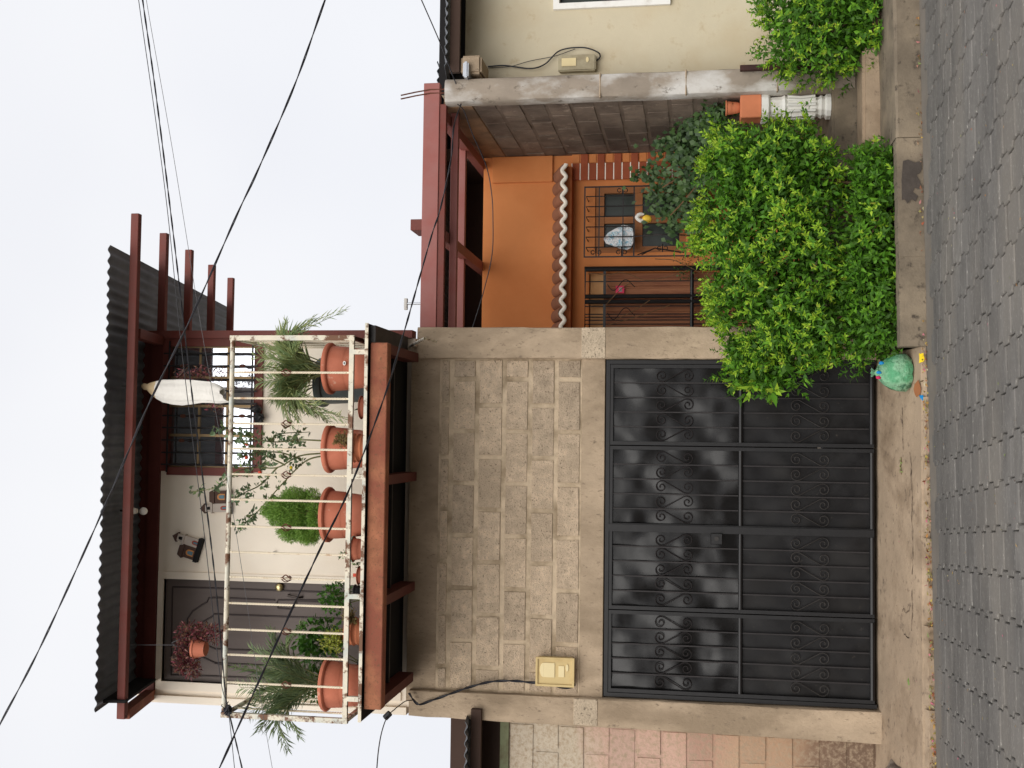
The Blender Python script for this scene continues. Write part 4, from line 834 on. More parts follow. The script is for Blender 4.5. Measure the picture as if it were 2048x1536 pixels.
# ================================================================== LEFT NEIGHBOUR
ln = thing('left_neighbour_house', 'left neighbouring block house with faded pink and orange paint', 'house', (-3.5, .4, 0)); LY = .14
ltz = float(P(1018, 1500, LY)[2]); m = MB().box((-6, LY + .006, -.3), (-2.18, LY + .2, ltz)); lw = m.obj('block_wall', 'old_paint_block', ln)
lay_blocks(lw, -4.2, -2.185, 0, [ltz - .2 * k for k in range(15)][::-1], LY, 'old_paint_block', .1, proud=.0006, joint=.0025)
MB().box((-6, LY - .02, ltz + .001), (-2.06, LY + .2, ltz + .07)).obj('wall_plate', 'green_beam', ln)
ley = -.25; lez = float(P(931, 1490, ley)[2]); lr = corrugated(-6, float(P(931, 1444, ley)[0]), ley, 4, lambda y: lez + .12 * (y - ley), .087, .0105, 'roof', ['tin', 'tin_under'], ln)
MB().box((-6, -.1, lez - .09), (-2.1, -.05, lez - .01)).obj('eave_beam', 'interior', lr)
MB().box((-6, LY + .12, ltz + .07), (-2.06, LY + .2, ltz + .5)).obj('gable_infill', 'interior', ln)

# ================================================================== PLANTS
def shoots(pos, axis, scale=1.0, pairs=5, young=.7, L0=.051, W0=.023):
    """opposite pairs of leaves up a short shoot; the tip pairs are new growth. Returns leaf parts for materials 0 (old) and 1 (young)"""
    N = len(pos); axis = nrm(axis); ref = rand_dir(N); s = nrm(np.cross(axis, ref)); t = np.cross(axis, s); out_ = []
    isy = rng.random(N) < young; sl = scale * rng.uniform(.75, 1.2, N)
    for k in range(pairs):
        f = k / (pairs - 1); spread = 1.15 - .8 * f; hgt = (.075 * f) * sl
        rot = rng.uniform(-.35, .35, N) + (k % 2) * math.pi / 2
        for h in (0, math.pi):
            a = rot + h; rad = s * np.cos(a)[:, None] + t * np.sin(a)[:, None]
            d = nrm(rad * math.sin(spread) + axis * math.cos(spread) + rng.normal(size=(N, 3)) * .16); p = pos + axis * hgt[:, None]
            L = L0 * sl * (1.05 - .45 * f) * rng.uniform(.8, 1.2, N); Wd = W0 * sl * (1.05 - .4 * f) * rng.uniform(.85, 1.15, N)
            y = isy & (k >= pairs - 3)
            for flag, mi in ((~y, 0), (y, 1)):
                if flag.any(): v, fc = leaves(p[flag], d[flag], axis[flag] + rad[flag] * .001 + rng.normal(size=(flag.sum(), 3)) * .1, L[flag], Wd[flag], .2, .22); out_.append((v, fc, mi))
    return out_
def lobe_points(n, cen, rad, power=4, noise=.07, seed=0):
    d = rand_dir(n); k = (np.abs(d) ** power).sum(1) ** (-1 / power); ph_ = np.random.default_rng(seed).uniform(0, 6, 6)
    w = 1 + noise * (np.sin(d[:, 0] * 5 + ph_[0]) * np.sin(d[:, 2] * 6 + ph_[1]) + .7 * np.sin(d[:, 0] * 11 + ph_[2]) * np.cos(d[:, 2] * 12 + ph_[3]))
    p = cen + d * (k * w)[:, None] * rad; g = nrm(np.sign(d) * np.abs(d) ** (power - 1) / rad); return p, g
def inside(p, cen, rad, power=4): return (np.abs((p - cen) / rad) ** power).sum(1) < .93
def hedge(name, label, lobes, dens, young, seed, trunk, extra=()):
    root = thing(name, label, 'shrub', (trunk[0][0], trunk[0][1], trunk[0][2])); parts = []
    for i, (cen, rad, yg, df) in enumerate(lobes):
        cen, rad = V(*cen), V(*rad); area = 4 * math.pi * ((rad[0] * rad[1]) ** 1.6 / 3 + (rad[0] * rad[2]) ** 1.6 / 3 + (rad[1] * rad[2]) ** 1.6 / 3) ** (1 / 1.6)
        n = int(area * dens * df); p, g = lobe_points(n, cen, rad, 3.0, .10, seed + i); p = p + g * (rng.uniform(-.07, .03, n) + .10 * (rng.random(n) ** 9))[:, None]
        keep = np.ones(n, bool)
        for j, (c2, r2, _, _) in enumerate(lobes):
            if j != i: keep &= ~inside(p, V(*c2), V(*r2))
        # clumps: thin the cover where a slow wave is low, so that gaps open
        wv = np.sin(p[:, 0] * 9 + seed) * np.sin(p[:, 2] * 11 + 1.3 * seed) + .6 * np.sin(p[:, 0] * 21) * np.sin(p[:, 2] * 17 + 2)
        keep &= (wv > -.28) | (rng.random(n) < .2); p, g = p[keep], g[keep]
        ax = nrm(g * .8 + V(0, -.1, .75) + rng.normal(size=p.shape) * .38)
        parts += shoots(p, ax, 1.0, 5, yg)
        n2 = int(area * dens * 4.6); q, g2 = lobe_points(n2, cen, rad * .93, 3.0, .10, seed + i); q = cen + (q - cen) * (1 - .6 * rng.random(n2) ** 1.2)[:, None]
        v, f = leaves(q, rand_dir(n2) + g2 * .6, rand_dir(n2), .055 * rng.uniform(.8, 1.2, n2), .028 * rng.uniform(.8, 1.2, n2)); parts.append((v, f, 0))
    if len(extra):
        e = np.array(extra); parts += shoots(np.repeat(e, 2, 0) + rng.normal(size=(2 * len(e), 3)) * .02, nrm(rng.normal(size=(2 * len(e), 3)) * .4 + V(-.8, -.4, .3)), 1.75, 4, .1)
    leafobj('foliage', parts, ['hedge_old', 'hedge_young'], root)['kind'] = 'stuff'
    for b0 in trunk:
        for k in range(4):
            c2, r2, _, _ = lobes[k % len(lobes)]; e = V(*c2) + V(*r2) * rng.uniform(-.6, .6, 3); b = V(*b0) + V(random.uniform(-.04, .04), random.uniform(-.04, .04), 0)
            m = MB(); m.tube(smooth_path([b, (b * .6 + e * .4) + V(random.uniform(-.08, .08), random.uniform(-.05, .05), 0), e], 6), list(np.linspace(.014, .005, 13)), 5); m.obj('stem', 'bark', root)
    return root
def lobe(x, y, Y, hx, hy, hY, yg, df=1.0):
    """centre at a point, half sizes: hx up, hy across, hY deep (metres)"""
    return (P(x, y, Y), (hy, hY, hx), yg, df)
zb_ = lambda x, y: (x, y, -.03)
hedge('hedge', 'large bright green clipped hedge in the bed between gate and porch', [lobe(1545, 480, -.47, .46, .74, .36, .85), lobe(1590, 655, -.5, .33, .26, .30, .75), lobe(1540, 345, -.45, .42, .32, .34, .85), lobe(1738, 560, -.55, .205, .60, .30, .18, .5), lobe(1750, 360, -.55, .16, .24, .28, .2, .5), lobe(1500, 715, -.35, .18, .17, .16, .7), lobe(1548, 745, -.4, .10, .12, .12, .6)], 520, .8, 3, [zb_(1.0, -.45), zb_(1.5, -.42), zb_(1.9, -.45)], [P(1545, 780, -.5), P(1505, 762, -.5), P(1588, 768, -.5), P(1562, 745, -.5), P(1475, 752, -.45), P(1600, 735, -.55), P(1530, 755, -.55), P(1575, 720, -.6)])  # lower lobes: fewer young tips, shade at the foot put into leaf colour
hedge('hedge', 'smaller green clipped hedge in front of the cream right hand wall', [lobe(1640, 45, -.25, .42, .40, .30, .6), lobe(1660, -90, -.25, .40, .40, .30, .6), lobe(1735, 20, -.3, .2, .36, .26, .35)], 430, .6, 9, [(3.25, -.2, .17), (3.6, -.2, .17)])
m = MB(); m.box((2.95, -.5, .02), (6.5, -.04, .10), bev=.02); o = m.obj('hedge_bed', 'soil', None, loc=(4, -.3, 0)); o['kind'] = 'structure'

def frond(m_stem, parts, base, tip, rise, n=26, ll=.13, lw=.0085, mi=0, r=.005):
    base, tip = V(*base), V(*tip); midp = base * .45 + tip * .55 + V(0, 0, rise); path = smooth_path([base, (base + midp) / 2 + V(0, 0, rise * .35), midp, tip], 9)
    m_stem.tube(path, list(np.linspace(r, .0015, len(path))), 4)
    n = int(n * 1.5); path = np.array(path); N = len(path); idx = np.linspace(N * .22, N - 1.01, n); i0 = idx.astype(int); f = (idx - i0)[:, None]
    p = path[i0] * (1 - f) + path[i0 + 1] * f; t = nrm(path[i0 + 1] - path[i0]); sd_ = nrm(np.cross(t, V(0, 0, 1) + rng.normal(size=3) * .15)); nn = np.cross(sd_, t)
    env = np.sin(np.linspace(.35, 1.0, n) * math.pi * .93) * .8 + .3
    for s_ in (-1, 1):
        d = nrm(t * .8 + sd_ * s_ * .8 + nn * .3 + rng.normal(size=(n, 3)) * .2); v, fc = leaves(p, d, nn, ll * env * rng.uniform(.85, 1.15, n), np.full(n, lw), .1, .18); parts.append((v, fc, mi))
def pot_profile(R, H, rim=.022): return [(R * .60, 0), (R * .66, .006), (R * .74, H * .2), (R * .79, H * .4), (R * .815, H * .56), (R * .835, H * .585), (R * .85, H * .60), (R * .875, H * .78), (R * .89, H * .895), (R * .98, H * .905), (R * 1.02, H * .93), (R * 1.02, H * .975), (R * .99, H), (R * .93, H), (R * .88, H * .9), (R * .1, H * .88)]
def pot(root, x, y, z, R, H, mt='terracotta', nm='pot'):
    m = MB(); m.lathe(pot_profile(R, H), (x, y, z), 32); p = m.obj(nm, mt, root, smooth=True)
    m = MB(); m.lathe([(R * .86, 0), (R * .3, .012), (.001, .015)], (x, y, z + H * .885), 18); m.obj('soil', 'soil', p); return p
FT = FZ + .007
def potted(name, label, py, pv, wpx, Y, mt='terracotta', group=None):
    c_ = P(pv, py, Y); R = wpx / 2 / 2300 * (9 + Y) * 1.0; H = float(c_[2]) - FT
    root = thing(name, label, 'potted plant', (float(c_[0]), Y, FT), group); pot(root, float(c_[0]), Y, FT, R, H, mt); return root, V(c_[0], Y, c_[2] - H * .1), R
G = 'potted plants along the balcony floor'
# right hand palm
r_, top, R = potted('potted_palm', 'feathery palm in a round terracotta pot at the right end of the balcony', 737, 657, 106, -.74, group=G)
ms = MB(); parts = []
for (tx, ty, dy, rise) in [(688, 622, -.1, .34), (520, 692, .0, .02), (528, 742, -.1, .0), (545, 800, -.12, .06), (598, 838, -.1, .18), (688, 838, -.15, .32), (640, 800, -.15, .25), (560, 668, .15, .12), (610, 670, .2, .2), (538, 720, .2, .0), (575, 770, .2, .08), (650, 832, .1, .3), (600, 690, -.2, .15), (560, 760, -.22, .1), (512, 712, .05, .0), (520, 765, .1, .02), (575, 645, .05, .18), (625, 640, -.05, .26), (585, 848, .0, .2)]:
    frond(ms, parts, top + V(random.uniform(-.03, .03), random.uniform(-.03, .03), 0), P(tx, ty, -.74 + dy), rise, 28, .165, mi=0)
ms.obj('stalk', 'bark_green', r_); leafobj('fronds', parts, ['palm'], r_)['kind'] = 'stuff'
m = MB(); m.ball(top + V(0, 0, .03), (.05, .05, .06), 10, 7, jit=.2); m.obj('crown_base', 'bark', r_)
lbp = P(687, 726, -.74 - R); m = MB(); m.prism([(lbp[0] + .016 * math.cos(a), lbp[2] + .011 * math.sin(a)) for a in np.linspace(0, 2 * math.pi, 14, endpoint=False)], -.74 - R * .90, -.74 - R * .84); lab = m.obj('sticker', 'white_paint', r_)
m = MB(); m.prism([(lbp[0] + .009 * math.cos(a), lbp[2] + .006 * math.sin(a)) for a in np.linspace(0, 2 * math.pi, 12, endpoint=False)], -.74 - R * .905, -.74 - R * .9005); m.obj('sticker_mark', 'grey_plastic', lab)
# grey pot behind it
c_ = P(640, 765, -.35); r2 = thing('potted_palm', 'low dark grey plastic tub with drooping palm leaves behind the right palm pot', 'potted plant', (float(c_[0]), -.35, FT), G)
pot(r2, float(c_[0]), -.35, FT, .19, float(c_[2]) - FT, 'grey_plastic'); ms = MB(); parts = []
for (tx, ty, rise) in [(655, 840, .2), (560, 800, .08), (540, 760, .02), (690, 835, .25), (590, 690, .1)]: frond(ms, parts, c_ - V(0, 0, .03), P(tx, ty, -.4), rise, 22, .15, mi=0)
ms.obj('stalk', 'bark_green', r2); leafobj('fronds', parts, ['palm'], r2)['kind'] = 'stuff'
# rose
r_, top, R = potted('potted_rose', 'leggy rose bush in a terracotta pot in front of the balcony window', 897, 656, 100, -.70, group=G)
canes = [[(656, 910), (612, 922), (570, 962), (520, 1018), (497, 1040), (470, 1055)], [(656, 906), (600, 912), (555, 935), (510, 935), (470, 945), (430, 975), (378, 984)], [(656, 882), (600, 880), (555, 884), (520, 880), (480, 868), (425, 853)], [(570, 930), (530, 910), (500, 890), (470, 880)], [(555, 935), (520, 970), (490, 985), (470, 1000)], [(540, 884), (560, 868), (620, 864)], [(600, 918), (560, 905), (520, 905), (478, 915)]]
parts = []
for cn in canes:
    pth = smooth_path([P(x, y, -.70 + random.uniform(-.12, .12) * (i > 0)) for i, (x, y) in enumerate(cn)], 8); m = MB(); m.tube(pth, list(np.linspace(.007, .0025, len(pth))), 5); m.obj('cane', 'bark_green', r_)
    pth = np.array(pth); n = max(20, int(len(pth) * 1.25)); ii = np.clip((rng.random(n) ** .7 * (len(pth) - 1)).astype(int), int(len(pth) * .22), len(pth) - 1)
    p = np.repeat(pth[ii] + rng.normal(size=(n, 3)) * .015, 3, 0); d = np.repeat(nrm(rng.normal(size=(n, 3)) * V(1, .8, .6)), 3, 0) + rng.normal(size=(3 * n, 3)) * .4
    p = p + nrm(d) * .02; v, f = leaves(p, d, V(0, 0, 1) + rng.normal(size=(3 * n, 3)) * .4, .043 * rng.uniform(.7, 1.25, 3 * n), .027 * rng.uniform(.8, 1.2, 3 * n), .15, .15); parts.append((v, f, 0))
leafobj('leaves', parts, ['rose'], r_)['kind'] = 'stuff'
for (x, y) in ((494, 889), (493, 915), (520, 945)): m = MB(); m.ball(P(x, y, -.72), .014, 8, 6, jit=.15); m.obj('rose_bud', 'red_item', r_)
m = MB(); m.ball(P(582, 935, -.74), .013, 8, 6); m.obj('yellow_leaf', 'yellow_item', r_)
# thuja
r_, top, R = potted('potted_thuja', 'rounded bright green dwarf conifer in a terracotta pot', 1029, 653, 112, -.72, group=G)
c_ = P(592, 1028, -.72); parts = []
for (x, y, hx, hy, n) in ((560, 1018, .12, .085, 1000), (590, 1002, .12, .10, 1300), (600, 1045, .13, .12, 1700), (585, 1060, .11, .09, 1000), (622, 1010, .09, .12, 1000), (618, 1070, .08, .07, 700), (575, 1035, .15, .10, 1300), (540, 1022, .06, .04, 240), (632, 1040, .06, .14, 700)):
    n = int(n * 1.5); q = P(x, y, -.72 + random.uniform(-.05, .05)); d = rand_dir(n); p = q + d * (rng.random(n) ** .4)[:, None] * V(hy, .11, hx); outw = nrm(d * .8 + V(0, 0, .55) + nrm(p - V(c_[0], c_[1], c_[2] - .2)) * .8)
    for k in range(3): v, f = leaves(p + rng.normal(size=(n, 3)) * .007, outw + rng.normal(size=(n, 3)) * .55, rand_dir(n), rng.uniform(.014, .03, n), np.full(n, .0042), .05, .1); parts.append((v, f, 0))
leafobj('foliage', parts, ['thuja'], r_)['kind'] = 'stuff'
for k in range(9): e = c_ + V(random.uniform(-.1, .1), random.uniform(-.1, .1), random.uniform(-.1, .12)); m = MB(); m.tube([top, (top + e) / 2 + V(random.uniform(-.03, .03), 0, 0), e], [.008, .005, .002], 5); m.obj('stem', 'bark', r_)
# left hand palm and shrub
r_, top, R = potted('potted_palm', 'dark palm with wide fronds in a terracotta pot at the left end of the balcony', 1368, 651, 106, -.74, group=G)
ms = MB(); parts = []
for (tx, ty, dy, rise) in [(578, 1496, -.1, .22), (520, 1462, .05, .1), (498, 1425, -.15, .06), (470, 1335, .1, .03), (512, 1395, -.2, .06), (560, 1440, .1, .14), (505, 1300, .15, .06), (545, 1262, .05, .14), (600, 1255, -.1, .2), (540, 1360, .25, .02), (600, 1470, -.2, .2), (535, 1330, -.25, .02), (480, 1375, .2, .02)]:
    frond(ms, parts, top + V(random.uniform(-.03, .03), random.uniform(-.03, .03), 0), P(tx, ty, -.74 + dy), rise, 28, .17, mi=0)
ms.obj('stalk', 'bark_green', r_); leafobj('fronds', parts, ['palm_dark'], r_)['kind'] = 'stuff'
def bushy(root, cx, cy, Y, hx, hy, hY, n, L, Wd, mt, nm='foliage', upw=.3, stem='bark_green', base=None):
    c_ = P(cx, cy, Y); d = rand_dir(n); p = c_ + d * (rng.random(n) ** .5)[:, None] * V(hy, hY, hx); v, f = leaves(p, d * .6 + V(0, 0, upw) + rng.normal(size=(n, 3)) * .5, V(0, 0, 1) + rng.normal(size=(n, 3)) * .5, L * rng.uniform(.7, 1.3, n), Wd * rng.uniform(.7, 1.3, n), .15, .2)
    o = leafobj(nm, [(v, f, 0)], [mt], root); o['kind'] = 'stuff'
    if base is not None:
        for k in range(5): e = c_ + V(random.uniform(-.7, .7) * hy, random.uniform(-.5, .5) * hY, random.uniform(-.4, .6) * hx); m = MB(); m.tube([V(*base), (V(*base) + e) / 2 + V(0, 0, .01), e], [.005, .004, .002], 4); m.obj('stem', stem, root)
    return o
b0 = P(700, 1330, -.3); sh = thing('potted_shrub', 'leafy green shrub in a dark tub in front of the balcony door', 'potted plant', (float(b0[0]), -.3, FT), G)
pot(sh, float(b0[0]), -.3, FT, .14, .2, 'black_plastic'); bushy(sh, 640, 1290, -.32, .20, .22, .12, 620, .05, .03, 'bush', base=(b0[0], -.3, FT + .18)); bushy(sh, 640, 1375, -.35, .16, .12, .12, 260, .05, .03, 'bush', base=(b0[0], -.3, FT + .18))
b0 = P(700, 1195, -.4); sh = thing('potted_shrub', 'small leafed green shrub in a pot at the right edge of the balcony door', 'potted plant', (float(b0[0]), -.4, FT), G)
pot(sh, float(b0[0]), -.4, FT, .10, .15, 'terracotta'); bushy(sh, 672, 1195, -.42, .13, .13, .1, 380, .036, .022, 'bush', base=(b0[0], -.4, FT + .14))
# lime succulent trailing from a tub behind the rail, ridged planters on the floor edge
b0 = P(700, 1262, -.86); sh = thing('ridged_planter', 'ridged terracotta planter with trailing lime green succulent and dry twigs', 'potted plant', (float(b0[0]), -.86, FT), 'ridged planters by the rail')
def ridged(root, x, Y, R, H):
    pr = [(R * .82, 0)]
    for k in range(4): pr += [(R * (.84 + .03 * k), H * (k + .1) / 4), (R * (.93 + .03 * k), H * (k + .5) / 4), (R * (.85 + .03 * k), H * (k + .95) / 4)]
    pr += [(R * 1.0, H), (R * .8, H), (R * .7, H * .9), (.01, H * .9)]; m = MB(); m.lathe(pr, (x, Y, FT), 26); m.obj('pot', 'terracotta_plain', root, smooth=True)
ridged(sh, float(b0[0]), -.86, .105, .155)
def straggle(root, cx, cy, Y, n, L, spread, mt, nm, droop=.1, w=.004):
    c_ = P(cx, cy, Y); parts = []; m = MB()
    for k in range(n):
        a = random.uniform(0, 6.28); e = c_ + V(math.cos(a) * spread * random.uniform(.3, 1), math.sin(a) * spread * .6, random.uniform(-.6, 1) * L); q = (c_ + e) / 2 + V(random.uniform(-.02, .02), 0, random.uniform(0, droop)); pth = smooth_path([c_ + V(random.uniform(-.03, .03), 0, 0), q, e], 5); m.tube(pth, w * .4, 3)
        pa = np.array(pth); pa = np.repeat(pa, 2, 0); d = rand_dir(len(pa)); v, f = leaves(pa, d, rand_dir(len(pa)), np.full(len(pa), .016), np.full(len(pa), w * 1.6), .1, .1); parts.append((v, f, 0))
    m.obj('runner', 'twig' if mt == 'dry_grass' else 'bark_green', root); leafobj(nm, parts, [mt], root)['kind'] = 'stuff'
straggle(sh, 676, 1282, -.9, 70, .11, .11, 'lime_leaf', 'succulent', .08, .007); straggle(sh, 705, 1236, -.93, 60, .07, .08, 'dry_grass', 'dry_runners', .02)
b0 = P(700, 896, -.88); sh = thing('ridged_planter', 'ridged terracotta planter with dry greyish sprigs below the rose', 'potted plant', (float(b0[0]), -.88, FT), 'ridged planters by the rail')
ridged(sh, float(b0[0]), -.88, .105, .135); straggle(sh, 690, 880, -.95, 70, .09, .07, 'dry_grass', 'dry_sprigs', .03)
# small pots
sp = thing('small_pot', 'small terracotta pot with coloured cord round its rim beside the conifer pot', 'potted plant', (0, 0, 0)); b0 = P(704, 1098, -.82); sp.location = (float(b0[0]), -.82, FT); pot(sp, float(b0[0]), -.82, FT, .09, float(b0[2]) - FT)
m = MB(); H = float(b0[2]) - FT; m.tube([(b0[0] + .094 * math.cos(a), -.82 + .094 * math.sin(a), FT + H * .93) for a in np.linspace(0, 2 * math.pi, 25)], .004, 5); m.obj('cord', 'lime_rope' if 'lime_rope' in MATS else 'mint_item', sp); bushy(sp, 695, 1112, -.8, .05, .06, .05, 40, .03, .018, 'rose')
sp = thing('small_pot', 'shallow terracotta bowl with a tiny red tag near the balcony door', 'potted plant', (0, 0, 0)); b0 = P(717, 1151, -.86); sp.location = (float(b0[0]), -.86, FT); pot(sp, float(b0[0]), -.86, FT, .068, float(b0[2]) - FT); m = MB(); q = P(712, 1150, -.88); m.box((q[0] - .012, -.89, q[2] - .02), (q[0] + .012, -.885, q[2] + .02)); m.obj('red_tag', 'red_item', sp); bushy(sp, 715, 1128, -.88, .025, .025, .02, 26, .022, .014, 'rose', 'succulent')
sp = thing('small_pot', 'small black plastic pot beside the short railing post', 'potted plant', (0, 0, 0)); b0 = P(709, 1183, -.86); sp.location = (float(b0[0]), -.86, FT); pot(sp, float(b0[0]), -.86, FT, .052, float(b0[2]) - FT, 'black_plastic'); bushy(sp, 700, 1180, -.86, .03, .03, .03, 14, .03, .012, 'bush')
sp = thing('small_pot', 'low terracotta bowl holding a spiky aloe beside the right palm', 'potted plant', (0, 0, 0)); b0 = P(722, 815, -.86); sp.location = (float(b0[0]), -.86, FT); pot(sp, float(b0[0]), -.86, FT, .085, max(.05, float(b0[2]) - FT))
n = 16; a = rng.uniform(0, 6.28, n); v, f = leaves(np.repeat([V(b0[0], -.86, FT + .05)], n, 0), np.stack([np.cos(a), np.sin(a) * .7, rng.uniform(.4, 1.2, n)], 1), np.repeat([V(0, 0, 1.)], n, 0) + rng.normal(size=(n, 3)) * .1, rng.uniform(.07, .1, n), np.full(n, .016), .3, .05); leafobj('aloe', [(v, f, 0)], ['vine'], sp)
# hanging basket with purple leaves
hb_ = P(400, 1297, -.45); hk = thing('hanging_basket', 'hanging terracotta basket of purple wandering leaves before the balcony door', 'hanging plant', (float(hb_[0]), -.45, float(hb_[2])))
m = MB(); R = .078; Hh = .10; m.lathe([(R * .7, 0), (R * .72, .004), (R * .95, Hh * .8), (R * 1.04, Hh * .84), (R * 1.04, Hh), (R * .9, Hh), (R * .8, Hh * .85), (.01, Hh * .8)], (hb_[0], -.45, float(P(412, 1297, -.45)[2])), 28); m.obj('pot', 'terracotta', hk, smooth=True)
hook = P(288, 1290, -.45); ring = P(350, 1290, -.45)
MB().tube([V(hb_[0], -.45, rz(-.45) - .02), V(ring[0], -.45, ring[2])], .0028, 4).obj('hook_wire', 'cable_grey', hk)
for k, (x, y) in enumerate(((352, 1277), (354, 1294), (357, 1316))): MB().tube(smooth_path([ring, (V(*ring) + P(x, y, -.45)) / 2 + V(.0, -.03 + .03 * k, .01), P(x + 30, y + (k - 1) * 6, -.45 + .04 * (k - 1))], 5), .0026, 4).obj('hanger_wire', 'cable_grey', hk)
parts = []
for (x, y, hx, hy, n) in ((380, 1268, .12, .10, 420), (372, 1318, .10, .11, 420), (370, 1295, .07, .10, 260), (410, 1262, .14, .07, 320), (430, 1275, .09, .06, 120), (385, 1340, .07, .06, 140), (365, 1330, .06, .07, 120)):
    c_ = P(x, y, -.45); d = rand_dir(n); p = c_ + d * (rng.random(n) ** .5)[:, None] * V(hy, .09, hx); v, f = leaves(p, d * .7 + rng.normal(size=(n, 3)) * .5, rand_dir(n), rng.uniform(.025, .045, n), rng.uniform(.010, .015, n), .2, .2); parts.append((v, f, 0))
leafobj('leaves', parts, ['purple'], hk)['kind'] = 'stuff'
# cloth-covered hanging plant
ck = P(300, 775, -.5); cl = thing('hanging_cloth', 'white cloth tied over a hanging plant in front of the balcony window', 'cloth', (float(ck[0]), -.5, float(P(450, 800, -.5)[2])))
secs = [(283, 772, 3), (288, 773, 7), (294, 774, 6), (300, 776, 11), (312, 779, 17), (326, 781, 22), (345, 783, 24), (365, 784, 25), (385, 784, 24), (405, 784, 22), (420, 785, 22), (432, 787, 21), (442, 789, 19), (450, 791, 15)]
m = MB(); vs = []; n = 30
for i, (x, y, w) in enumerate(secs):
    for j in range(n):
        a = 2 * math.pi * j / n; fold = 1 + (.09 * math.sin(4 * a + i * .35) + .06 * math.sin(9 * a - i * .22)) * (1 if i > 3 else .4) + random.uniform(-.03, .03); c_ = P(x + (5 * math.sin(2 * a + 1) - 5 * math.cos(a) + 2 * math.sin(7 * a) if i == len(secs) - 1 else 0), y, -.5); r = w / 2300 * 8.5 * fold; vs.append(c_ + V(r * math.cos(a), r * .5 * math.sin(a), 0))
fs = [(i * n + j, i * n + (j + 1) % n, (i + 1) * n + (j + 1) % n, (i + 1) * n + j) for i in range(len(secs) - 1) for j in range(n)] + [tuple(range(n))]
mi = [1 if i < 4 else 0 for i in range(len(secs) - 1) for j in range(n)] + [1]; m.add(vs, fs); m.mi = mi; m.obj('cover', ['white_cloth', 'yellow_cloth'], cl, smooth=True)
t0 = P(298, 775, -.5); MB().tube([V(t0[0], -.5, t0[2]), V(t0[0] + .01, -.5, rz(-.5) - .02)], .003, 4).obj('hook_wire', 'cable_grey', cl)
parts = []
for (x, y, n) in ((370, 752, 90), (395, 745, 90), (420, 748, 50), (445, 742, 30), (430, 808, 50), (410, 806, 30)): c_ = P(x, y, -.42); p = c_ + rng.normal(size=(n, 3)) * V(.03, .03, .04); v, f = leaves(p, rand_dir(n) + V(0, 0, -.3), rand_dir(n), rng.uniform(.03, .05, n), rng.uniform(.008, .013, n)); parts.append((v, f, 0))
leafobj('leaves', parts, ['purple'], cl)['kind'] = 'stuff'
# black bundle at the window corner
m = MB(); m.ball(P(512, 818, .06), (.035, .04, .05), 10, 7, jit=.12); m.ball(P(518, 836, .05), (.05, .04, .04), 10, 7, jit=.2)
tag(m.obj('black_bag', 'black_plastic'), 'crumpled black plastic bag tied at the lower edge of the balcony window', 'bag')
for yy, vv in ((549, 1106),): pass
h1_ = P(548, 1106, WY - .02); m = MB(); m.ball(h1_, (.012, .02, .014), 8, 6); tag(m.obj('wall_hook', 'black_plastic'), 'small black hook on the cream upper wall left of the conifer', 'hook')
h2_ = P(681, 1115, -.9); m = MB(); m.tube([h2_ + V(0, 0, 0), h2_ + V(-.01, 0, .0), P(676, 1117, -.9)], .013, 8); 
# little church ornaments on the cream wall
def church(cx, cy, tilt, flip, label):
    c_ = P(cx, cy, WY - .03); root = thing('church_ornament', label, 'wall ornament', (float(c_[0]), WY - .002, float(c_[2])), 'church ornaments on the upper wall')
    ct, s_t = math.cos(tilt), math.sin(tilt); S = .0042
    def W(x, z): x = x * (-1 if flip else 1); return (c_[0] + (x * ct - z * s_t) * S, c_[2] + (x * s_t + z * ct) * S)
    def sl(nm, poly, d0, d1, mt):
        q = [W(*p) for p in poly]; MB().prism(q if not flip else q[::-1], WY - .002 - d1, WY - .002 - d0).obj(nm, mt, root)
    R_ = lambda x0, x1, z0, z1: [(x0, z0), (x1, z0), (x1, z1), (x0, z1)]
    arch = lambda x, z, w, h: [(x - w, z), (x + w, z), (x + w, z + h)] + [(x + w * math.cos(a), z + h + w * math.sin(a)) for a in np.linspace(.3, math.pi - .3, 6)] + [(x - w, z + h)]
    sl('base', R_(-24, 24, -26, -18), 0, .05, 'dark_inside'); sl('nave', R_(-3, 22, -18, 8), 0, .03, 'church_brown'); sl('nave_roof', [(-4, 8), (25, 8), (20, 18), (1, 18)], 0, .04, 'church_brown')
    sl('tower', R_(-20, -3.2, -18, 12), 0, .036, 'church_white'); sl('cornice', R_(-22, -1, 12, 15), 0, .045, 'church_white'); sl('belfry', R_(-19, -5, 15, 28), 0, .034, 'church_white'); sl('belfry_roof', [(-22, 28), (-2, 28), (-12, 38)], 0, .042, 'church_brown')
    sl('nave_window', arch(10, -14, 6, 10), .0305, .036, 'church_gold'); sl('nave_pane', arch(10, -13, 3.5, 8), .0365, .039, 'church_blue'); sl('tower_door', arch(-12, -18, 4, 9), .0365, .041, 'church_red'); sl('door_pane', arch(-12, -17, 2, 7), .0415, .043, 'church_blue'); sl('belfry_arch', arch(-12, 17, 3, 5), .0345, .037, 'dark_inside')
church(437, 1004, .04, False, 'small brown and white church plaque hanging upright half behind the top rail')
church(377, 1094, -.28, True, 'small brown and white church plaque hanging tilted on the cream wall')
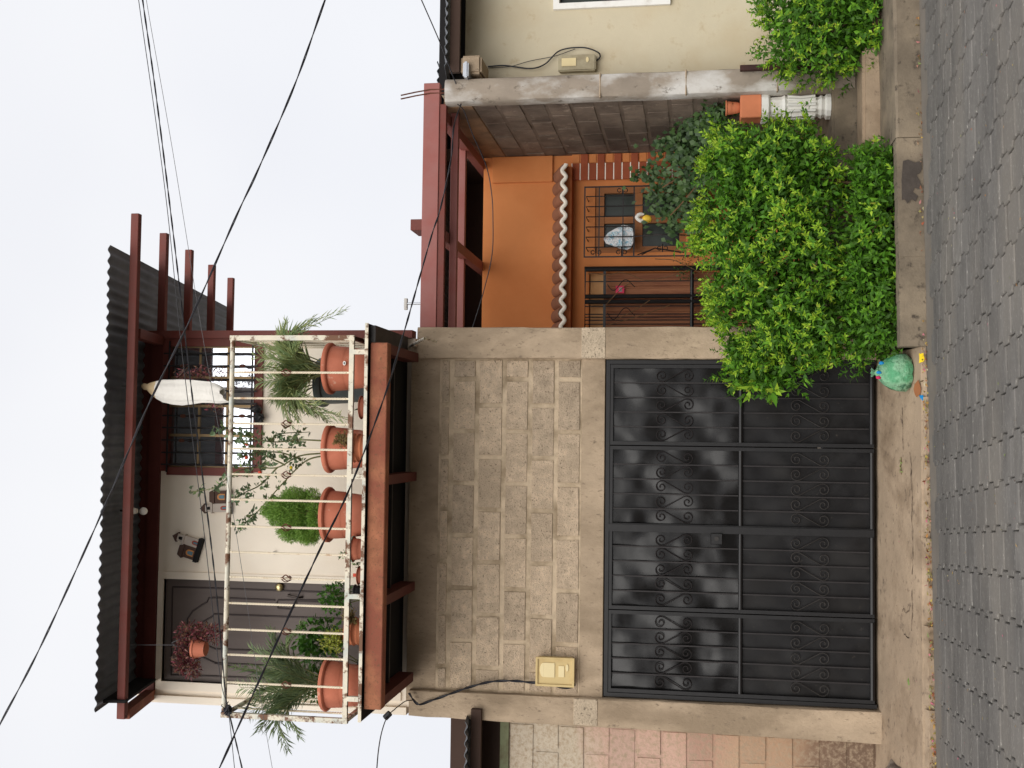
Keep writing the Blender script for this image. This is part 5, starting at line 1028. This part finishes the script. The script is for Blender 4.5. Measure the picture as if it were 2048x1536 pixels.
# flower pot things in the porch: white pedestal with terracotta boxes
q0 = P(1640, 214, .08); PDY = .08; ux, uz0 = float(q0[0]) - .0, .342
hU = float(P(1522, 214, PDY)[2]) - uz0
ped = thing('plant_pedestal', 'white moulded concrete pedestal beside the grey boundary wall', 'pedestal', (ux, PDY, uz0))
m = MB(); a = hU
m.lathe([(.10, 0), (.10, .03), (.08, .045), (.092, .07), (.075, .095), (.08, .11), (.075, a * .42), (.085, a * .62), (.10, a * .66), (.09, a * .7), (.085, a * .86), (.115, a * .9), (.12, a), (.0, a)], (ux, PDY, uz0), 12); m.obj('column', 'white_paint', ped)
for k in range(12): an = 2 * math.pi * k / 12; MB().tube([(ux + .088 * math.cos(an), PDY + .088 * math.sin(an), uz0 + .115), (ux + .08 * math.cos(an), PDY + .08 * math.sin(an), uz0 + a * .42), (ux + .09 * math.cos(an), PDY + .09 * math.sin(an), uz0 + a * .62)], .013, 5).obj('flute', 'white_paint', ped)
zt = uz0 + hU; bxp = thing('planter_box', 'plain square terracotta planter on top of the white pedestal', 'planter', (ux, PDY, zt)); m = MB(); hb2 = float(P(1480, 214, PDY)[2]) - zt
m.box((ux - .09, PDY - .09, zt + .001), (ux + .09, PDY + .09, zt + hb2), bev=.006); m.obj('box', 'terracotta_plain', bxp)
pt2 = thing('flower_pot', 'small terracotta pot standing on the square planter in the porch', 'flower pot', (ux, PDY + .02, zt + hb2)); pot(pt2, ux + .02, PDY + .02, zt + hb2 + .001, .06, .11, 'terracotta_plain')
n = 150; c_ = V(ux + .0, PDY + .1, zt + hb2 + .16); p = c_ + rng.normal(size=(n, 3)) * V(.07, .06, .07); v, f = leaves(p, rand_dir(n) + V(0, 0, .3), rand_dir(n), rng.uniform(.04, .07, n), rng.uniform(.02, .035, n)); leafobj('leaves', [(v, f, 0)], ['vine'], pt2)['kind'] = 'stuff'
# climbing vine over the porch window
vn = thing('climbing_vine', 'dark green climbing vine hanging across the porch window and side wall', 'vine', (2.3, 1.2, .2)); parts = []
def vine_blob(x, y, Y, hx, hy, hY, n, L=.055): 
    c_ = P(x, y, Y); p = c_ + rng.normal(size=(n, 3)) * V(hy, hY, hx) * .55; v, f = leaves(p, np.stack([rng.normal(size=n) * .6, -np.abs(rng.normal(size=n)) * .5, -np.abs(rng.normal(size=n)) - .2], 1), np.stack([rng.normal(size=n) * .3, -np.ones(n), .6 + rng.normal(size=n) * .3], 1), L * rng.uniform(.7, 1.3, n), L * .8 * rng.uniform(.7, 1.2, n), .1, .1); parts.append((v, f, 0))
for a in ((1385, 235, .7, .16, .12, .2, 200), (1400, 270, .9, .2, .18, .25, 300), (1360, 310, 1.0, .2, .16, .2, 280), (1400, 340, 1.0, .2, .16, .2, 300), (1330, 375, 1.45, .2, .13, .06, 150), (1340, 420, 1.45, .2, .12, .06, 150), (1300, 350, 1.45, .1, .1, .06, 60), (1380, 400, 1.4, .16, .16, .1, 180), (1345, 455, 1.45, .08, .1, .05, 50), (1390, 440, 1.3, .12, .14, .1, 120), (1265, 352, 1.5, .05, .05, .05, 16), (1440, 215, .5, .12, .1, .2, 120), (1420, 250, .4, .12, .1, .2, 120), (1340, 282, .9, .1, .08, .15, 70)): vine_blob(*a)
leafobj('leaves', parts, ['vine'], vn)['kind'] = 'stuff'
for k in range(7): e = P(random.uniform(1290, 1400), random.uniform(230, 440), 1.3); m = MB(); m.tube(smooth_path([V(2.45, 1.0, .2), V(2.45, 1.0, 1.1) + V(random.uniform(-.2, .1), random.uniform(-.2, .2), 0), e], 6), .006, 4); m.obj('stem', 'twig', vn)
# spray of long leaves in front of the grille
vs_ = thing('leafy_spray', 'light green sprig with long leaves rising behind the hedge by the porch door', 'plant', (1.9, .6, .2)); parts = []
for cn in ([(1470, 480), (1420, 478), (1385, 490), (1350, 500)], [(1460, 470), (1415, 460), (1385, 448), (1372, 442)]):
    pth = smooth_path([P(x, y, .6) for x, y in cn], 6); MB().tube(pth, list(np.linspace(.006, .002, len(pth))), 5).obj('stem', 'bark_green', vs_); pa = np.repeat(np.array(pth), 2, 0); n = len(pa); d = nrm(rng.normal(size=(n, 3)) * V(.8, .4, .8)); v, f = leaves(pa, d, V(0, -1, .5) + rng.normal(size=(n, 3)) * .2, rng.uniform(.07, .11, n), rng.uniform(.018, .026, n), .1, .2); parts.append((v, f, 0))
leafobj('leaves', parts, ['hedge_old'], vs_)['kind'] = 'stuff'
# thin dry vine on the door grille
dv = thing('dry_vine', 'thin leafless vine twining over the porch door grille', 'vine', (1.4, 1.6, .2))
for cn in ([(1175, 548), (1190, 547), (1215, 550), (1240, 545), (1262, 550), (1290, 560), (1330, 555), (1375, 540)], [(1262, 565), (1250, 572), (1230, 590), (1210, 612)], [(1400, 545), (1370, 530), (1345, 520), (1310, 518)], [(1300, 600), (1270, 620), (1230, 640)], [(1340, 610), (1280, 632), (1215, 650)]):
    MB().tube(smooth_path([P(x, y, OY - .14) for x, y in cn], 6), .0035, 4).obj('stem', 'twig', dv)
n = 90; pts = np.array([P(random.uniform(1345, 1400), random.uniform(510, 560), OY - .14) for _ in range(n)]); v, f = leaves(pts, rand_dir(n), rand_dir(n), rng.uniform(.015, .03, n), rng.uniform(.01, .02, n)); leafobj('leaves', [(v, f, 0)], ['vine'], dv)['kind'] = 'stuff'

# ================================================================== CABLES
def cable(name, label, pts, r=.005, strands=1, gap=.005, pitch=.16, mt='cable', per=10, cat='cable'):
    path = smooth_path([P(*p) for p in pts], per); m = MB()
    if strands > 1: twisted(m, densify(path, pitch / 8), r, gap, pitch, strands, 5)
    else: m.tube(path, r, 6)
    return tag(m.obj(name, mt, smooth=True), label, cat)
cable('power_cable', 'thick twisted power cable crossing the sky in front of the upper roof', [(668, -45, -3), (650, 0, -3), (590, 168, -3), (515, 342, -3), (475, 427, -3), (380, 640, -3), (300, 803, -3), (215, 1000, -3), (85, 1285, -3), (0, 1448, -3), (-40, 1530, -3)], .0034, 2, .0034, .5)
cable('service_cable', 'dark service cable running from the top edge to the left railing corner', [(280, -40, -1.9), (288, 20, -1.9), (312, 190, -1.8), (348, 480, -1.6), (383, 780, -1.4), (427, 1130, -1.2), (450, 1380, -1.06), (457, 1420, -1.04), (486, 1545, -1.0)], .0034, 2, .003, .3)
cable('service_cable', 'thinner cable running just above the dark service cable to the railing corner', [(272, -40, -1.9), (280, 20, -1.9), (330, 380, -1.7), (366, 720, -1.45), (410, 1080, -1.2), (440, 1350, -1.06), (456, 1418, -1.045), (470, 1545, -1.0)], .0028)
cable('thin_wire', 'very thin grey wire sloping below the service cables across the balcony', [(288, -40, -2.2), (296, 20, -2.2), (345, 300, -2.0), (400, 640, -1.8), (455, 960, -1.6), (490, 1180, -1.4), (520, 1390, -1.3), (546, 1545, -1.2)], .0018, mt='cable_grey', cat='wire')
cable('power_cable', 'twisted black cable slanting from the right pillar down past the balcony front', [(922, 208, -.07), (908, 252, -.3), (902, 320, -.5), (880, 420, -.8), (862, 475, -1.0), (805, 675, -1.6), (770, 790, -1.9), (700, 975, -2.2), (636, 1107, -2.5), (550, 1292, -2.8), (437, 1540, -3.1), (418, 1580, -3.2)], .0038, 2, .0035, .4)
cable('power_cable', 'thin black cable running up from the right pillar top to the top edge', [(912, 168, -.06), (905, 150, -.1), (880, 85, -.4), (843, 0, -.8), (828, -35, -1.0)], .0045)
cable('hanging_cable', 'slack dark cable sagging across the orange porch wall', [(915, 208, -.06), (928, 222, -.02), (945, 268, .1), (972, 330, .3), (983, 385, .4), (986, 440, .45), (984, 510, .5), (968, 580, .5), (950, 640, .5), (940, 670, .5)], .0042)
cable('service_cable', 'short cable with black connector hanging from the left balcony corner', [(828, 1400, -.06), (812, 1402, -.3), (800, 1410, -.6), (790, 1418, -.8), (775, 1433, -1.0), (764, 1462, -1.2), (757, 1500, -1.4), (753, 1545, -1.6)], .004)
a, b = P(770, 1436, -.99), P(780, 1426, -.99); m = MB(); m.tube([a, b], .022, 8); tag(m.obj('cable_connector', 'black_plastic'), 'black plastic connector on the short cable left of the balcony', 'connector')
cable('meter_cable', 'black double cable running down the left pillar into the yellow meter', [(818, 1386, -.10), (826, 1399, -.09), (838, 1409, -.08), (858, 1403, -.07), (900, 1388, -.06), (940, 1374, -.05), (985, 1363, -.04), (1030, 1362, -.04), (1062, 1365, -.05), (1090, 1366, -.06), (1120, 1374, -.06), (1140, 1375, -.05), (1150, 1368, -.05)], .006, 2, .005, .25)
m = MB(); m.ball(P(455, 1421, -1.02), (.04, .03, .03), 10, 7, jit=.25)
for k in range(7): q = P(455, 1421, -1.03); d = rand_dir(1)[0]; m.tube([q, q + d * .055, q + d * .06 + V(.01, 0, -.01)], .004, 4)
tag(m.obj('cable_knot', 'cable'), 'tangled black knot of wire tied to the left railing corner', 'knot')
a = P(842, 607, 1.6); ant = thing('roof_antenna', 'small pale antenna standing behind the porch roof edge', 'antenna', (float(a[0]), 1.6, float(a[2]) - .1))
q1 = P(815, 603, 1.6); MB().tube([V(a[0], 1.6, a[2] - .1), V(a[0], 1.6, q1[2])], .012, 6).obj('mast', 'galvanised', ant); MB().box((a[0] - .06, 1.58, q1[2]), (a[0] + .05, 1.62, q1[2] + .03), bev=.004).obj('arm', 'white_paint', ant)

# ================================================================== RUBBISH
bgc = P(1786, 745, -.72); bz = -.112; bag = thing('rubbish_bag', 'tied translucent green plastic bag of rubbish at the left foot of the hedge', 'bag', (float(bgc[0]), -.72, bz))
m = MB(); vs = []; nu, nv = 22, 12; pr = [(.03, 0), (.10, .004), (.125, .04), (.128, .09), (.115, .14), (.085, .185), (.05, .215), (.018, .235), (.012, .245), (.03, .265)]
for i, (r, z) in enumerate(pr):
    for j in range(nu):
        a = 2 * math.pi * j / nu; k = 1 + (.06 * math.sin(4 * a + i) + .07 * math.sin(9 * a + 2 * i)) * (1.4 if i > 4 else .6); vs.append((bgc[0] + r * k * math.cos(a), -.72 + r * k * .9 * math.sin(a), bz + z + .004 * math.sin(7 * a + i)))
m.add(vs, [(i * nu + j, i * nu + (j + 1) % nu, (i + 1) * nu + (j + 1) % nu, (i + 1) * nu + j) for i in range(len(pr) - 1) for j in range(nu)] + [tuple(range(nu - 1, -1, -1))]); m.obj('sack', 'green_bag', bag, smooth=True)
for (x, y, mt) in ((1763, 726, 'blue_item'), (1758, 745, 'blue_item'), (1757, 755, 'magenta_item')): q = P(x, y, -.83); MB().ball(q, (.012, .012, .018), 8, 6, jit=.1).obj('scrap', mt, bag)
# gutter litter
lit = []; n = 430
def gz(x, y): return zr(x, y)
cl_x = rng.choice([-2.15, -1.75, -1.3, -.9, -.55, -.1, .25, .5, 1.6, 2.2, 2.8], n, p=[.16, .08, .12, .16, .12, .1, .06, .1, .03, .04, .03]) + rng.normal(size=n) * .17
yy = -1.002 + rng.normal(size=n) * .011 - np.abs(rng.normal(size=n)) * .006; p = np.stack([cl_x, yy, np.array([gz(a, b) for a, b in zip(cl_x, yy)]) + rng.uniform(.002, .028, n)], 1)
d = rand_dir(n) * V(1, 1, .5); v, f = leaves(p, d, V(0, -.3, 1) + rng.normal(size=(n, 3)) * .6, rng.uniform(.012, .04, n), rng.uniform(.008, .02, n), .2, .3); lit.append((v, f, 0))
n = 130; p = np.stack([rng.uniform(-2.3, 2.9, n), rng.uniform(-3.8, -1.1, n), np.zeros(n)], 1); p[:, 2] = [gz(a, b) + .004 for a, b in p[:, :2]]; v, f = leaves(p, rand_dir(n) * V(1, 1, .1), np.repeat([V(0, 0, 1.)], n, 0), rng.uniform(.01, .026, n), rng.uniform(.006, .014, n), .1, .1); lit.append((v, f, 0))
n = 60; p = np.stack([rng.uniform(-2.3, .6, n), rng.uniform(-.95, -.05, n), np.zeros(n)], 1); p[:, 2] = .1425 * p[:, 1] + .004; v, f = leaves(p, rand_dir(n) * V(1, 1, .1), np.repeat([V(0, 0, 1.)], n, 0), rng.uniform(.008, .02, n), rng.uniform(.005, .01, n), .1, .1); lit.append((v, f, 0))
rootl = bpy.data.objects.new('tmp', None); lo = leafobj('leaf_litter', lit, ['litter'], rootl); lo.parent = None; lo['kind'] = 'stuff'; bpy.data.objects.remove(rootl)
tag(lo, 'dry leaves and fallen petals strewn along the gutter', 'litter')
# moss and grit in the paver joints
def scrap(name, label, x, y, z, pts, mt, cat='litter', th=.004, rz_=0, tilt=.5):
    q = PZ(x, y, z); m = MB(); n = len(pts); vs = []
    for h in (0, th):
        for (a, b) in pts: aa = a * math.cos(rz_) - b * math.sin(rz_); bb = a * math.sin(rz_) + b * math.cos(rz_); vs.append((q[0] + aa, q[1] + bb * math.cos(tilt), z + .006 + h + (bb + .03) * math.sin(tilt) + .006 * math.sin(a * 90)))
    m.add(vs, [tuple(range(n - 1, -1, -1)), tuple(range(n, 2 * n))] + [(i, (i + 1) % n, (i + 1) % n + n, i + n) for i in range(n)]); return tag(m.obj(name, mt), label, cat)
leafp = [(-.05, 0), (-.03, .018), (0, .024), (.03, .016), (.055, 0), (.03, -.014), (0, -.02), (-.03, -.015)]
wr = [(-.03, -.02), (.0, -.026), (.032, -.018), (.028, .004), (.034, .022), (0, .018), (-.032, .024), (-.026, 0)]
scrap('sweet_wrapper', 'crumpled yellow wrapper in the gutter near the green bag', 1850, 716, -.155, wr, 'yellow_item')
scrap('sweet_wrapper', 'small blue wrapper in the gutter left of the green bag', 1851, 796, -.165, [(a * .6, b * .8) for a, b in wr], 'blue_item')
scrap('plastic_scrap', 'pale mint plastic scrap in the gutter before the gate', 1852, 1225, -.185, [(a * .9, b) for a, b in wr], 'mint_item')
scrap('dry_leaf', 'curled brown dry leaf on the kerb beside the green bag', 1842, 778, -.14, [(a * 1.1, b * 1.6) for a, b in leafp], 'petal', 'leaf')
scrap('fallen_leaf', 'large yellow green leaf propped against the kerb below the steps', 1829, 158, -.11, [(a * 1.5, b * 2.1) for a, b in leafp], 'fallen_leaf_m' if 'fallen_leaf_m' in MATS else 'lime_leaf', 'leaf', tilt=1.2)
scrap('fallen_leaf', 'long yellow edged leaf lying in the gutter under the hedge', 1842, 548, -.14, [(a * 1.6, b * 1.2) for a, b in leafp], 'lime_leaf', 'leaf', tilt=.8)
scrap('fallen_leaf', 'single small pale green leaf on the concrete driveway', 1821, 1368, -.11, [(a * .8, b * .6) for a, b in leafp], 'fallen_green', 'leaf', rz_=.3, tilt=.1)
sg = PZ(1805, 932, -.085); sgo = thing('fallen_sprig', 'small green sprig lying on the driveway in front of the gate', 'sprig', (float(sg[0]), float(sg[1]), float(sg[2]))); n = 16; p = sg + np.stack([np.linspace(-.05, .05, n), rng.normal(size=n) * .012, np.full(n, .012)], 1); v, f = leaves(p, rand_dir(n) * V(1, 1, .2), np.repeat([V(0, 0, 1.)], n, 0), rng.uniform(.02, .035, n), rng.uniform(.01, .016, n)); leafobj('leaves', [(v, f, 0)], ['fallen_green'], sgo)
MB().tube([sg + V(-.06, 0, .008), sg + V(0, .006, .012), sg + V(.06, -.004, .008)], .002, 4).obj('twig', 'twig', sgo)
